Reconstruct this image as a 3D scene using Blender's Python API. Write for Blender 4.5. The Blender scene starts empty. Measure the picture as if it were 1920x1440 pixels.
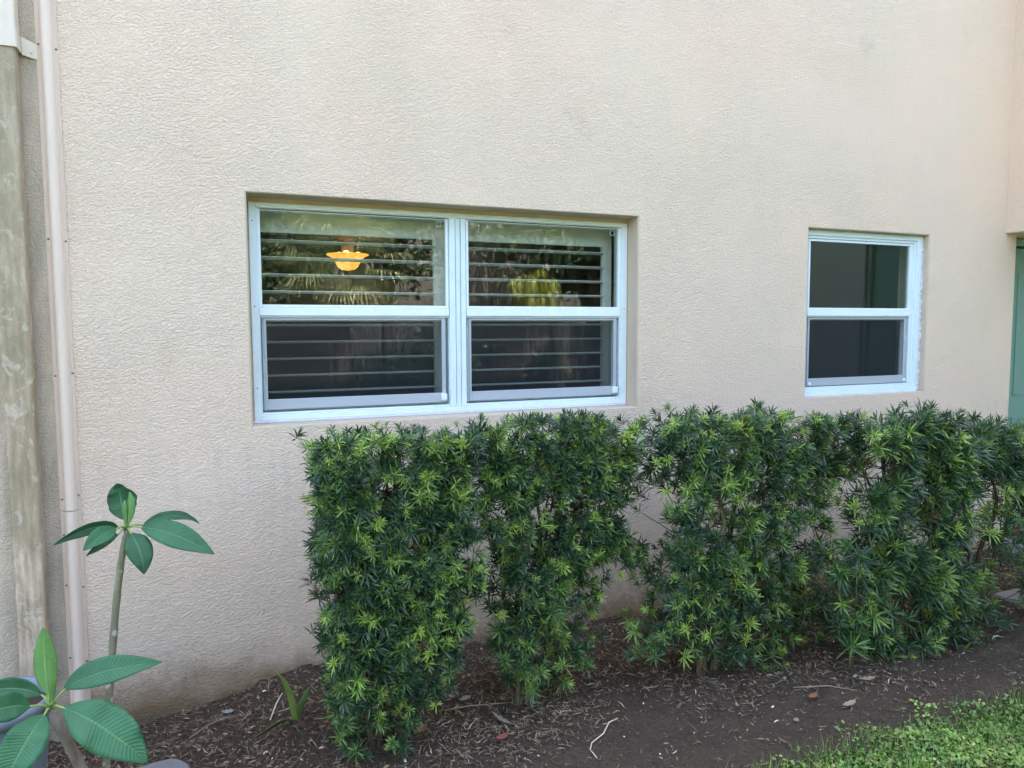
import bpy, math, random
import numpy as np
from math import sin, cos, pi, radians
from mathutils import Vector, Matrix

random.seed(7)
RNG = np.random.default_rng(11)
S = bpy.context.scene
COL = S.collection

# ------------------------------------------------------------------ camera
DIST, EYE, FPX = 3.3, 1.5, 1370.0
XA = Vector((3320, 120, -FPX)).normalized()
UP = Vector((-100, 17780, FPX)).normalized()
UP = (UP - XA * UP.dot(XA)).normalized()
YA = UP.cross(XA)
cam = bpy.data.objects.new('camera', bpy.data.cameras.new('camera'))
COL.objects.link(cam)
M3 = Matrix((XA, YA, UP))
cam.matrix_world = Matrix.Translation((0, -DIST, EYE)) @ M3.to_4x4()
cam.data.sensor_width = 36
cam.data.lens = FPX / 1920 * 36
cam.data.clip_start = 0.05
cam.data.clip_end = 2000
S.camera = cam

# ------------------------------------------------------------------ sky, sun, exposure
SUN_EL, SUN_AZ = radians(44), radians(14)
W = bpy.data.worlds.new("World"); S.world = W; W.use_nodes = True
wn = W.node_tree
sky = wn.nodes.new('ShaderNodeTexSky'); sky.sky_type = 'NISHITA'; sky.sun_disc = False
sky.sun_elevation = SUN_EL; sky.sun_rotation = SUN_AZ
sky.dust_density = 7.0; sky.air_density = .8; sky.ozone_density = .6
wn.nodes['Background'].inputs['Strength'].default_value = 0.15
wn.links.new(sky.outputs[0], wn.nodes['Background'].inputs['Color'])
sl = bpy.data.lights.new('sun', 'SUN'); sl.energy = 3.2; sl.angle = radians(0.6); sl.color = (1.0, 0.94, 0.84)
so = bpy.data.objects.new('sun', sl); COL.objects.link(so)
sd = Vector((sin(SUN_AZ) * cos(SUN_EL), cos(SUN_AZ) * cos(SUN_EL), sin(SUN_EL)))
so.rotation_euler = sd.to_track_quat('Z', 'Y').to_euler()
S.view_settings.view_transform = 'Standard'; S.view_settings.look = 'None'
S.view_settings.gamma = 1; S.view_settings.exposure = 3.6

def at(px, py, y):
    """world point on the vertical plane at this y that the photo pixel (1920 wide) looks at"""
    r = M3 @ Vector((px - 960, 720 - py, -FPX))
    t = (DIST + y) / r.y
    return Vector((r.x * t, y, EYE + r.z * t))

# ------------------------------------------------------------------ mesh helpers
class MB:
    def __init__(s): s.v = []; s.f = []; s.m = []; s.uv = []; s.hasuv = False
    def add(s, vs, fs, mi=0, uvs=None):
        o = len(s.v); s.v.extend(vs)
        for i, f in enumerate(fs):
            s.f.append(tuple(o + k for k in f)); s.m.append(mi)
            if uvs: s.hasuv = True; s.uv.append([uvs[k] for k in f])
            else: s.uv.append([(0, 0)] * len(f))
    def box(s, x0, x1, y0, y1, z0, z1, mi=0):
        vs = [(x, y, z) for x in (x0, x1) for y in (y0, y1) for z in (z0, z1)]
        s.add(vs, [(0, 1, 3, 2), (4, 6, 7, 5), (0, 4, 5, 1), (2, 3, 7, 6), (0, 2, 6, 4), (1, 5, 7, 3)], mi)
    def tube(s, pts, rs, n=8, mi=0, cap=True):
        pts = [Vector(p) for p in pts]; rings = []
        vs = []; ref = None
        for i, p in enumerate(pts):
            d = (pts[min(i + 1, len(pts) - 1)] - pts[max(i - 1, 0)]).normalized()
            if ref is None:
                ref = Vector((1, 0, 0)) if abs(d.x) < 0.8 else Vector((0, 1, 0))
            a = (ref - d * ref.dot(d)).normalized(); b = d.cross(a); ref = a
            r = rs[i] if hasattr(rs, '__len__') else rs
            for k in range(n):
                t = 2 * pi * k / n
                vs.append(tuple(p + a * (r * cos(t)) + b * (r * sin(t))))
        fs = []
        for i in range(len(pts) - 1):
            for k in range(n):
                fs.append((i * n + k, i * n + (k + 1) % n, (i + 1) * n + (k + 1) % n, (i + 1) * n + k))
        if cap:
            fs.append(tuple(range(n - 1, -1, -1))); fs.append(tuple((len(pts) - 1) * n + k for k in range(n)))
        s.add(vs, fs, mi)
    def lathe(s, prof, c=(0, 0, 0), n=32, mi=0):
        vs = []; 
        for r, z in prof:
            for k in range(n):
                t = 2 * pi * k / n; vs.append((c[0] + r * cos(t), c[1] + r * sin(t), c[2] + z))
        fs = [(i * n + k, i * n + (k + 1) % n, (i + 1) * n + (k + 1) % n, (i + 1) * n + k) for i in range(len(prof) - 1) for k in range(n)]
        s.add(vs, fs, mi)
    def build(s, name, mats, parent=None, smooth=False, bevel=0):
        me = bpy.data.meshes.new(name)
        me.from_pydata([tuple(v) for v in s.v], [], s.f)
        for m in (mats if isinstance(mats, (list, tuple)) else [mats]): me.materials.append(m)
        me.polygons.foreach_set('material_index', s.m)
        if s.hasuv:
            uvl = me.uv_layers.new(name='UVMap')
            uvl.data.foreach_set('uv', np.array([c for f in s.uv for c in f], dtype=np.float32).ravel())
        if smooth: me.polygons.foreach_set('use_smooth', [True] * len(me.polygons))
        me.update()
        o = bpy.data.objects.new(name, me); COL.objects.link(o)
        if parent: o.parent = parent
        if bevel:
            b = o.modifiers.new('bevel', 'BEVEL'); b.width = bevel; b.segments = 2; b.limit_method = 'ANGLE'
        return o

def np_mesh(name, V, F, mi, mats, parent=None, smooth=False, uv=None):
    """V (n,3) float, F (m,4) int quads, mi (m,) int"""
    me = bpy.data.meshes.new(name)
    me.vertices.add(len(V)); me.vertices.foreach_set('co', V.astype(np.float32).ravel())
    me.loops.add(F.size); me.loops.foreach_set('vertex_index', F.astype(np.int32).ravel())
    me.polygons.add(len(F)); k = F.shape[1]
    me.polygons.foreach_set('loop_start', np.arange(0, F.size, k, dtype=np.int32))
    for m in mats: me.materials.append(m)
    me.polygons.foreach_set('material_index', mi.astype(np.int32))
    if smooth: me.polygons.foreach_set('use_smooth', np.ones(len(F), dtype=bool))
    if uv is not None:
        ul = me.uv_layers.new(name='UVMap'); ul.data.foreach_set('uv', uv[F.ravel()].astype(np.float32).ravel())
    me.update(calc_edges=True); me.validate()
    o = bpy.data.objects.new(name, me); COL.objects.link(o)
    if parent: o.parent = parent
    return o

def tag(o, label=None, cat=None, group=None, kind=None):
    if label: o['label'] = label
    if cat: o['category'] = cat
    if group: o['group'] = group
    if kind: o['kind'] = kind
    return o
def empty(name, loc=(0, 0, 0), parent=None):
    o = bpy.data.objects.new(name, None); COL.objects.link(o); o.location = loc; o.empty_display_size = .1
    if parent: o.parent = parent
    return o

# ------------------------------------------------------------------ materials
class NT:
    def __init__(s, name):
        s.mat = bpy.data.materials.new(name); s.mat.use_nodes = True; s.t = s.mat.node_tree
        s.b = s.t.nodes['Principled BSDF']; s.out = s.t.nodes['Material Output']
        s.tc = s.n('ShaderNodeTexCoord'); s.o = s.tc.outputs['Object']
    def n(s, typ, **kw):
        x = s.t.nodes.new(typ)
        for k, v in kw.items(): setattr(x, k, v)
        return x
    def l(s, a, b): s.t.links.new(a, b)
    def put(s, sock, v):
        if isinstance(v, bpy.types.NodeSocket): s.l(v, sock)
        elif isinstance(v, (tuple, list)) and len(v) == 3 and sock.type == 'RGBA': sock.default_value = (*v, 1)
        else: sock.default_value = v
    def mapping(s, src=None, scale=(1, 1, 1), loc=(0, 0, 0)):
        m = s.n('ShaderNodeMapping'); m.inputs['Scale'].default_value = scale; m.inputs['Location'].default_value = loc
        s.l(src or s.o, m.inputs[0]); return m.outputs[0]
    def noise(s, scale, detail=4, rough=.55, src=None, dist=0.0, out=0):
        x = s.n('ShaderNodeTexNoise'); s.l(src or s.o, x.inputs['Vector'])
        x.inputs['Scale'].default_value = scale; x.inputs['Detail'].default_value = detail
        x.inputs['Roughness'].default_value = rough; x.inputs['Distortion'].default_value = dist
        return x.outputs[out]
    def vor(s, scale, src=None, feature='F1', out=0, **kw):
        x = s.n('ShaderNodeTexVoronoi', feature=feature); s.l(src or s.o, x.inputs['Vector'])
        x.inputs['Scale'].default_value = scale
        for k, v in kw.items(): x.inputs[k].default_value = v
        return x.outputs[out]
    def ramp(s, fac, stops):
        x = s.n('ShaderNodeValToRGB'); s.put(x.inputs[0], fac); e = x.color_ramp.elements
        while len(e) < len(stops): e.new(0.5)
        for el, (p, c) in zip(e, stops):
            el.position = p; el.color = (c, c, c, 1) if not hasattr(c, '__len__') else (*c, 1)
        return x.outputs[0]
    def mix(s, fac, a, b, mode='MIX'):
        x = s.n('ShaderNodeMix', data_type='RGBA', blend_type=mode)
        s.put(x.inputs[0], fac); s.put(x.inputs[6], a); s.put(x.inputs[7], b); return x.outputs[2]
    def math(s, op, a, b=0.0, c=0.0, clamp=False):
        x = s.n('ShaderNodeMath', operation=op); x.use_clamp = clamp
        s.put(x.inputs[0], a); s.put(x.inputs[1], b); s.put(x.inputs[2], c); return x.outputs[0]
    def xyz(s, src=None):
        x = s.n('ShaderNodeSeparateXYZ'); s.l(src or s.o, x.inputs[0]); return x.outputs
    def bump(s, h, strength=.5, dist=.01, normal=None):
        x = s.n('ShaderNodeBump'); x.inputs['Strength'].default_value = strength; x.inputs['Distance'].default_value = dist
        s.l(h, x.inputs['Height'])
        if normal: s.l(normal, x.inputs['Normal'])
        return x.outputs[0]
    def fin(s, color=None, rough=.6, spec=.5, normal=None, metal=0.0, **kw):
        b = s.b
        if color is not None: s.put(b.inputs['Base Color'], color)
        s.put(b.inputs['Roughness'], rough); s.put(b.inputs['Specular IOR Level'], spec); s.put(b.inputs['Metallic'], metal)
        if normal is not None: s.l(normal, b.inputs['Normal'])
        for k, v in kw.items(): s.put(b.inputs[k], v)
        return s.mat

def stucco(name, base, dark_side=False, bumpk=1.0, smooth=False):
    m = NT(name)
    c = m.mix(m.ramp(m.noise(.9, 3, .5), [(.35, 0), (.68, 1)]), base, tuple(b * k for b, k in zip(base, (1.03, .965, .94))))
    c = m.mix(m.ramp(m.noise(2.3, 4, .6, src=m.mapping(loc=(5, 2, 9))), [(.42, 0), (.72, .7)]), c, tuple(b * k for b, k in zip(base, (.93, .965, .93))))
    c = m.mix(m.ramp(m.noise(60, 2, .5), [(.3, 0), (.75, .35)]), c, tuple(b * .86 for b in base))
    X, Y, Z = m.xyz()
    # soil splash: orange brown band with a ragged edge, grey-brown grime above, both from the ground
    n1 = m.noise(3.2, 5, .65); n2 = m.noise(11, 4, .7)
    zz = m.math('ADD', Z, m.math('MULTIPLY', m.math('SUBTRACT', n1, .5), .30))
    zz = m.math('ADD', zz, m.math('MULTIPLY', m.math('SUBTRACT', n2, .5), .10))
    grime = m.ramp(m.math('ADD', m.math('MULTIPLY', zz, 1.1), .30), [(.3, .85), (.47, .32), (.95, 0)])
    c = m.mix(m.math('MULTIPLY', grime, m.ramp(m.noise(26, 4, .75), [(.25, .25), (.62, 1)])), c, (.30, .245, .17))
    soil = m.ramp(m.math('ADD', zz, .35), [(.28, 1), (.42, 0)])
    c = m.mix(m.math('MULTIPLY', soil, .8), c, (.20, .115, .045))
    low = m.ramp(m.math('ADD', zz, .35), [(.2, 1), (.31, 0)])
    c = m.mix(m.math('MULTIPLY', low, .7), c, (.10, .085, .05))
    blot = m.math('MULTIPLY', m.ramp(m.noise(2.7, 2, .4, src=m.mapping(loc=(8, 3, 1))), [(.68, 0), (.80, 1)]), m.ramp(m.noise(30, 4, .7), [(.35, 0), (.7, .6)]))
    c = m.mix(blot, c, (.46, .32, .22))
    run = m.math('MULTIPLY', m.ramp(m.noise(16, 4, .65, src=m.mapping(scale=(1, 1, .07), loc=(2, 0, 0))), [(.50, 0), (.70, 1)]), m.ramp(Z, [(.45, 0), (1.02, .30), (1.08, .30), (1.10, 0)]))
    c = m.mix(run, c, (.40, .33, .25))
    # small dark spatter
    sp = m.ramp(m.noise(5.0, 2, .5, src=m.mapping(loc=(3, 1, 4))), [(.6, 0), (.75, 1)])
    sp = m.math('MULTIPLY', sp, m.ramp(m.noise(90, 3, .6), [(.52, 0), (.62, .7)]))
    c = m.mix(m.math('MULTIPLY', sp, m.ramp(Z, [(.25, .9), (.75, 0)])), c, (.12, .10, .08))
    if dark_side:      # blotchy darker green-grey tone on the strip between the downspout and the conduit cover
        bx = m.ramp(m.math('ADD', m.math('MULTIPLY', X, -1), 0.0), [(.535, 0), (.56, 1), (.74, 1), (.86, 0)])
        strip_mask = m.math('MULTIPLY', bx, m.ramp(m.noise(5, 4, .65, src=m.mapping(scale=(2, 1, .6))), [(.35, .25), (.62, .8)]))
        c = m.mix(strip_mask, c, (.40, .355, .26))
    # worm-like sprayed texture
    wrp = m.noise(38, 2, .5, out=1)
    vm = m.n('ShaderNodeVectorMath', operation='MULTIPLY_ADD'); m.l(wrp, vm.inputs[0]); vm.inputs[1].default_value = (.010, .010, .008); m.l(m.o, vm.inputs[2])
    src = m.mapping(vm.outputs[0], scale=(.8, .8, 1.2))
    a = m.noise(140, 3.0, .5, src=src)
    b2 = m.noise(310, 2, .5, src=src)
    h = m.math('ADD', m.ramp(a, [(.36, 0), (.60, 1)]), m.math('MULTIPLY', b2, .4))
    patch = m.math('MULTIPLY', m.ramp(m.noise(1.6, 3, .5), [(.35, .55), (.65, 1)]), m.ramp(m.math('MULTIPLY', X, .2), [(.45, 1), (.9, .55)]))
    h = m.math('MULTIPLY', h, patch)
    big = m.noise(7, 2, .5)
    n = m.bump(big, .25, .02)
    n = m.bump(h, .70 * bumpk, .0055 if not smooth else .0010, n)
    return m.fin(c, .82, .25, n)

def paint(name, col, rough=.4, spec=.5, dirt=.1, dirtcol=(.25, .22, .16), bumpd=.0008, scale=25, streak=False, metal=0):
    m = NT(name)
    src = m.mapping(scale=(1, 1, .12)) if streak else None
    d = m.ramp(m.noise(scale, 5, .7, src=src), [(.5, 0), (.78, 1)])
    d2 = m.ramp(m.noise(3, 4, .6), [(.35, .2), (.7, 1)])
    c = m.mix(m.math('MULTIPLY', m.math('MULTIPLY', d, d2), dirt * 3, clamp=True), col, dirtcol)
    n = m.bump(m.noise(60, 3, .6), .3, bumpd)
    return m.fin(c, m.math('ADD', m.math('MULTIPLY', d, .2), rough), spec, n, metal)

MAT = {}
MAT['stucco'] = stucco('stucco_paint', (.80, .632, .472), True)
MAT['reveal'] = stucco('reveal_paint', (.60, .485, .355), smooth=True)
MAT['stucco_far_shaded'] = stucco('stucco_far_shaded', (.13, .13, .115))  # tree shade on the opposite building is put into this dark base colour
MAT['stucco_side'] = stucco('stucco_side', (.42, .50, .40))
MAT['frame'] = paint('white_window_frame', (.72, .82, .815), .32, .5, .09)
MAT['bead'] = paint('white_glazing_bead', (.79, .86, .85), .3, .5, .04)
MAT['alu'] = paint('grey_screen_frame', (.42, .46, .48), .4, .5, .06)
MAT['caulk'] = paint('rough_caulk', (.62, .63, .66), .8, .2, .3, (.30, .30, .32), .004, 60)
MAT['shutter'] = paint('shutter_paint', (.86, .86, .83), .45, .4, .02)
MAT['conduit'] = paint('conduit_paint', (.78, .625, .49), .45, .4, .10, (.36, .28, .22), streak=True)
MAT['flange'] = paint('conduit_flange_paint', (.70, .54, .42), .5, .4, .2, (.33, .25, .19), streak=True)
MAT['spout'] = paint('downspout_paint', (.74, .63, .49), .5, .4, .06)
MAT['screw'] = paint('rusty_screw', (.16, .13, .11), .6, .5, .3)
MAT['door'] = paint('green_door_paint', (.19, .32, .235), .4, .5, .05)
MAT['brass'] = paint('brass_hinge', (.62, .45, .16), .35, .5, .1, metal=.8)
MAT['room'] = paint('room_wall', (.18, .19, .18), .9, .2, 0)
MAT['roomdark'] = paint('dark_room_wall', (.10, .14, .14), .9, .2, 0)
MAT['roof'] = paint('roof_tile', (.22, .15, .11), .8, .3, .3)
MAT['concrete'] = paint('pale_concrete', (.27, .265, .235), .85, .3, .2, bumpd=.003)
MAT['wood_dark'] = paint('fan_blade', (.10, .06, .035), .5, .4, .1)

def m_weather():
    m = NT('weathered_downspout')
    s1 = m.mapping(scale=(1, 1, .16)); s2 = m.mapping(scale=(1, 1, .35))
    c = m.mix(m.ramp(m.noise(30, 6, .7, src=s1), [(.38, 0), (.62, 1)]), (.68, .53, .37), (.38, .285, .18))
    c = m.mix(m.ramp(m.noise(7, 4, .6, src=s2), [(.40, 0), (.62, .85)]), c, (.29, .235, .135))
    c = m.mix(m.ramp(m.noise(13, 5, .75, dist=1.2), [(.56, 0), (.61, .55)]), c, (.68, .58, .44))
    X, Y, Z = m.xyz()
    c = m.mix(m.math('MULTIPLY', m.ramp(m.math('SUBTRACT', Z, 1.2), [(0, 0), (.9, 1)]), .35), c, (.34, .31, .21))
    c = m.mix(m.ramp(m.noise(160, 3, .6), [(.58, 0), (.72, .5)]), c, (.16, .14, .09))
    return m.fin(c, .8, .25, m.bump(m.noise(70, 5, .7, src=s2), .6, .002))
MAT['weather'] = m_weather()

def m_glass():
    m = NT('window_glass'); t = m.t
    tr = m.n('ShaderNodeBsdfTransparent'); tr.inputs[0].default_value = (.82, .85, .82, 1)
    gl = m.n('ShaderNodeBsdfGlossy'); gl.inputs['Roughness'].default_value = 0.0
    gl.inputs[0].default_value = (.95, .98, 1, 1)
    fr = m.n('ShaderNodeFresnel'); fr.inputs['IOR'].default_value = 1.5
    wav = m.bump(m.noise(1.6, 0, .5), .012, .02); m.l(wav, gl.inputs['Normal'])
    geo = m.n('ShaderNodeNewGeometry')
    k = m.math('MULTIPLY', m.math('MULTIPLY', fr.outputs[0], 1.7), m.math('SUBTRACT', 1.0, geo.outputs['Backfacing']), clamp=True)
    mx = m.n('ShaderNodeMixShader'); m.l(k, mx.inputs[0]); m.l(tr.outputs[0], mx.inputs[1]); m.l(gl.outputs[0], mx.inputs[2])
    m.l(mx.outputs[0], m.out.inputs[0]); return m.mat
MAT['glass'] = m_glass()
def m_screen():
    m = NT('insect_screen_mesh')
    tr = m.n('ShaderNodeBsdfTransparent'); df = m.n('ShaderNodeBsdfDiffuse'); df.inputs[0].default_value = (.035, .04, .045, 1)
    mx = m.n('ShaderNodeMixShader'); mx.inputs[0].default_value = .42
    m.l(tr.outputs[0], mx.inputs[1]); m.l(df.outputs[0], mx.inputs[2]); m.l(mx.outputs[0], m.out.inputs[0]); return m.mat
MAT['screen'] = m_screen()
def m_emit(name, col, st):
    m = NT(name); c = m.mix(m.ramp(m.noise(22, 4, .6, dist=.8), [(.35, 0), (.65, 1)]), col, tuple(a * b for a, b in zip(col, (.72, .50, .35)))); return m.fin(c, .4, .5, **{'Emission Color': c, 'Emission Strength': st})
MAT['bowl'] = m_emit('amber_glass_bowl', (1.0, .52, .09), .17)
MAT['bulb'] = m_emit('lit_bulb', (1.0, .72, .30), .4)

def m_leaf(name, col, var=.25, rough=.38, trans=.25, spec=.5, scale=7):
    m = NT(name)
    c = m.mix(m.ramp(m.noise(scale, 3, .6), [(.3, 0), (.7, 1)]), tuple(x * (1 - var) for x in col), tuple(min(1, x * (1 + var)) for x in col))
    m.fin(c, rough, spec)
    tl = m.n('ShaderNodeBsdfTranslucent'); m.put(tl.inputs[0], m.mix(.5, c, tuple(min(1, x * 1.6) for x in col)))
    mx = m.n('ShaderNodeMixShader'); mx.inputs[0].default_value = trans
    m.l(m.b.outputs[0], mx.inputs[1]); m.l(tl.outputs[0], mx.inputs[2]); m.l(mx.outputs[0], m.out.inputs[0]); return m.mat
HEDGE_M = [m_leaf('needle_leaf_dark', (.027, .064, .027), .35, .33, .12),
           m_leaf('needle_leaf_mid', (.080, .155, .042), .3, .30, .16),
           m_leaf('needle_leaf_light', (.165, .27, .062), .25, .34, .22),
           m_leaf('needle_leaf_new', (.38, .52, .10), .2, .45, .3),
           m_leaf('needle_leaf_dead', (.20, .11, .06), .3, .8, .1)]

def m_bark(name, c1, c2, scale=30, spots=None):
    m = NT(name)
    c = m.mix(m.ramp(m.noise(scale, 5, .7, src=m.mapping(scale=(1, 1, .3))), [(.35, 0), (.65, 1)]), c1, c2)
    if spots:
        c = m.mix(m.ramp(m.vor(34, src=m.mapping(scale=(1, 1, .7))), [(.20, 1), (.30, 0)]), c, spots)
    return m.fin(c, .75, .3, m.bump(m.noise(scale * 2, 5, .7, src=m.mapping(scale=(1, 1, .4))), .6, .004))
MAT['bark'] = m_bark('shrub_bark', (.055, .038, .028), (.17, .115, .075))
MAT['bark_moss'] = m_bark('mossy_bark', (.065, .052, .03), (.19, .165, .085))
MAT['stem'] = m_bark('plumeria_bark', (.17, .155, .085), (.31, .29, .18), 24, (.50, .48, .40))
MAT['stem2'] = m_bark('plumeria_bark_brown', (.16, .12, .085), (.30, .25, .19), 26)
MAT['trunk_far'] = m_bark('far_trunk', (.10, .08, .06), (.22, .18, .14), 12)

def m_broad(name, col, vein):
    """plumeria leaf: UV u across (0..1, midrib .5), v along; pale midrib and side veins are the leaf's own colour"""
    m = NT(name)
    uv = m.tc.outputs['UV']; U, V, _ = m.xyz(uv)
    a = m.math('ABSOLUTE', m.math('SUBTRACT', U, .5))
    mid = m.ramp(a, [(.012, 1), (.04, 0)])
    # side veins slant forward
    ph = m.math('ADD', m.math('MULTIPLY', V, 26.0), m.math('MULTIPLY', a, -5.0))
    sv = m.ramp(m.math('ABSOLUTE', m.math('SUBTRACT', m.math('FRACT', ph), .5)), [(.035, 1), (.12, 0)])
    sv = m.math('MULTIPLY', sv, m.ramp(a, [(.36, 1), (.46, 0)]))
    c = m.mix(m.ramp(m.noise(14, 4, .6), [(.3, 0), (.7, 1)]), tuple(x * .85 for x in col), tuple(x * 1.15 for x in col))
    c = m.mix(m.math('MULTIPLY', sv, .22), c, vein)
    c = m.mix(m.ramp(m.noise(95, 3, .6), [(.66, 0), (.74, .55)]), c, (.12, .10, .04))
    c = m.mix(m.ramp(m.noise(6, 3, .6), [(.5, 0), (.75, .35)]), c, tuple(x * .7 for x in col))
    c = m.mix(m.math('MULTIPLY', mid, .9), c, vein)
    hgt = m.math('ABSOLUTE', m.math('SUBTRACT', m.math('FRACT', ph), .5))
    n = m.bump(m.math('ADD', hgt, m.math('MULTIPLY', mid, -1)), .55, .0035)
    m.fin(c, m.ramp(m.noise(9, 4, .6), [(.3, .34), (.7, .55)]), .45, n)
    tl = m.n('ShaderNodeBsdfTranslucent'); m.put(tl.inputs[0], m.mix(.3, c, (.3, .5, .1)))
    mx = m.n('ShaderNodeMixShader'); mx.inputs[0].default_value = .18
    m.l(m.b.outputs[0], mx.inputs[1]); m.l(tl.outputs[0], mx.inputs[2]); m.l(mx.outputs[0], m.out.inputs[0]); return m.mat
MAT['pl_leaf'] = m_broad('plumeria_leaf', (.042, .160, .062), (.11, .27, .10))
MAT['pl_dark'] = m_broad('plumeria_leaf_dark', (.038, .135, .052), (.13, .28, .14))
MAT['pl_young'] = m_broad('plumeria_leaf_young', (.15, .33, .08), (.34, .52, .16))
MAT['petiole'] = m_leaf('petiole', (.30, .42, .12), .15, .4, .1)
MAT['strap'] = m_leaf('strap_leaf', (.10, .20, .05), .2, .4, .2, scale=20)
MAT['strap2'] = m_leaf('strap_leaf_pale', (.19, .27, .06), .2, .45, .25, scale=20)

def m_ground():
    m = NT('bed_soil'); X, Y, Z = m.xyz()
    n1 = m.noise(9, 6, .7); n2 = m.noise(70, 5, .75); n3 = m.noise(260, 3, .7)
    soil = m.mix(n2, (.040, .029, .020), (.150, .112, .076))
    soil = m.mix(m.ramp(n3, [(.56, 0), (.70, .6)]), soil, (.21, .18, .15))
    mul = m.mix(n2, (.040, .028, .018), (.145, .105, .070))
    mul = m.mix(m.ramp(n3, [(.55, 0), (.72, .6)]), mul, (.27, .19, .12))
    yy = m.math('ADD', Y, m.math('MULTIPLY', m.math('SUBTRACT', m.noise(4, 4, .6), .5), .30))
    fm = m.ramp(m.math('ADD', yy, 1.5), [(.45, 0), (.60, 1)])          # mulch near the wall
    c = m.mix(fm, soil, mul)
    lawn = m.mix(n2, (.022, .030, .010), (.055, .085, .022))
    lawn = m.mix(m.ramp(m.noise(3, 4, .6), [(.4, 0), (.65, .6)]), lawn, (.085, .115, .03))
    fl = m.ramp(m.math('ADD', m.math('MULTIPLY', yy, -1), -1.0), [(.42, 0), (.50, 1)])
    c = m.mix(fl, c, lawn)
    nn = m.bump(n2, 1.0, .022); nn = m.bump(n3, .8, .004, nn)
    return m.fin(c, .95, .15, nn)
MAT['ground'] = m_ground()
def m_flat(name, col, var=.3, scale=40, rough=.85):
    m = NT(name)
    c = m.mix(m.noise(scale, 4, .7), tuple(x * (1 - var) for x in col), tuple(x * (1 + var) for x in col))
    return m.fin(c, rough, .25, m.bump(m.noise(scale * 4, 3, .6), .4, .001))
LIT = [m_flat('litter_tan', (.30, .225, .135)), m_flat('litter_grey', (.24, .20, .15)), m_flat('litter_brown', (.17, .11, .065)),
       m_flat('litter_red', (.24, .095, .055)), m_flat('litter_dark', (.06, .040, .027)), m_flat('litter_pale', (.62, .54, .42))]
LAWN = [m_leaf('lawn_mid', (.15, .27, .05), .3, .5, .25), m_leaf('lawn_light', (.28, .42, .08), .3, .5, .3),
        m_leaf('lawn_dark', (.065, .16, .03), .3, .5, .2), m_leaf('lawn_dry', (.38, .32, .15), .3, .8, .1)]
MAT['pot'] = paint('blue_grey_pot', (.20, .225, .265), .45, .4, .12)
MAT['potrim'] = paint('pale_pot_rim', (.52, .50, .42), .6, .4, .1)
MAT['stone'] = m_flat('grey_paver', (.20, .19, .185), .25, 30)

# ------------------------------------------------------------------ ground (one sheet)
def sm(a, b, x): 
    t = np.clip((x - a) / (b - a), 0, 1); return t * t * (3 - 2 * t)
def ground_z(x, y):
    x = np.asarray(x, float); y = np.asarray(y, float)
    dip = -.13 * (1 - sm(-.35, .45, x)) * sm(-.75, -.05, y) * sm(-3.0, -1.5, x + 0 * x)
    dip = dip - .03 * sm(.8, 1.3, x) * sm(-.6, 0, y)
    near = sm(-3.5, -2, x) * (1 - sm(5, 7, x)) * sm(-3.5, -2.6, y)
    b = .012 * np.sin(x * 5.1 + 1.3 * np.sin(y * 4)) * np.sin(y * 6.3 + .7 * x) + .006 * np.sin(x * 17 + y * 9) * np.sin(y * 23 - x * 6)
    mound = .02 * np.exp(-((y + .72) / .28) ** 2)
    return dip * near + (b + mound - .012) * near
def gz(x, y): return float(ground_z(x, y))
xs = np.concatenate([-np.geomspace(160, 1.4, 26), np.arange(-1.3, 5.0, .018), np.geomspace(5.05, 160, 30)])
ys = np.concatenate([-np.geomspace(160, 2.6, 28), np.arange(-2.5, .12, .018), np.geomspace(.2, 160, 20)])
GX, GY = np.meshgrid(xs, ys)
GZ = ground_z(GX, GY)
fine = (GX > -1.35) & (GX < 5) & (GY > -2.6) & (GY < .12)
def vnoise(X, Y, s, seed):
    r = np.random.default_rng(seed).random((256, 256)); x = X * s; y = Y * s
    xi = np.floor(x).astype(int); yi = np.floor(y).astype(int); fx = x - xi; fy = y - yi
    fx = fx * fx * (3 - 2 * fx); fy = fy * fy * (3 - 2 * fy)
    g = lambda i, j: r[(xi + i) % 256, (yi + j) % 256]
    return (g(0, 0) * (1 - fx) + g(1, 0) * fx) * (1 - fy) + (g(0, 1) * (1 - fx) + g(1, 1) * fx) * fy
GZ = GZ + fine * ((vnoise(GX, GY, 12, 1) - .5) * .022 + (vnoise(GX, GY, 32, 2) - .5) * .012 + (vnoise(GX + 3, GY, 50, 6) - .5) * .012)
nx, ny = len(xs), len(ys)
idx = np.arange(nx * ny).reshape(ny, nx)
F = np.stack([idx[:-1, :-1], idx[:-1, 1:], idx[1:, 1:], idx[1:, :-1]], -1).reshape(-1, 4)
g = np_mesh('ground', np.stack([GX, GY, GZ], -1).reshape(-1, 3), F, np.zeros(len(F)), [MAT['ground']], smooth=True)
tag(g, kind='structure')

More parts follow.
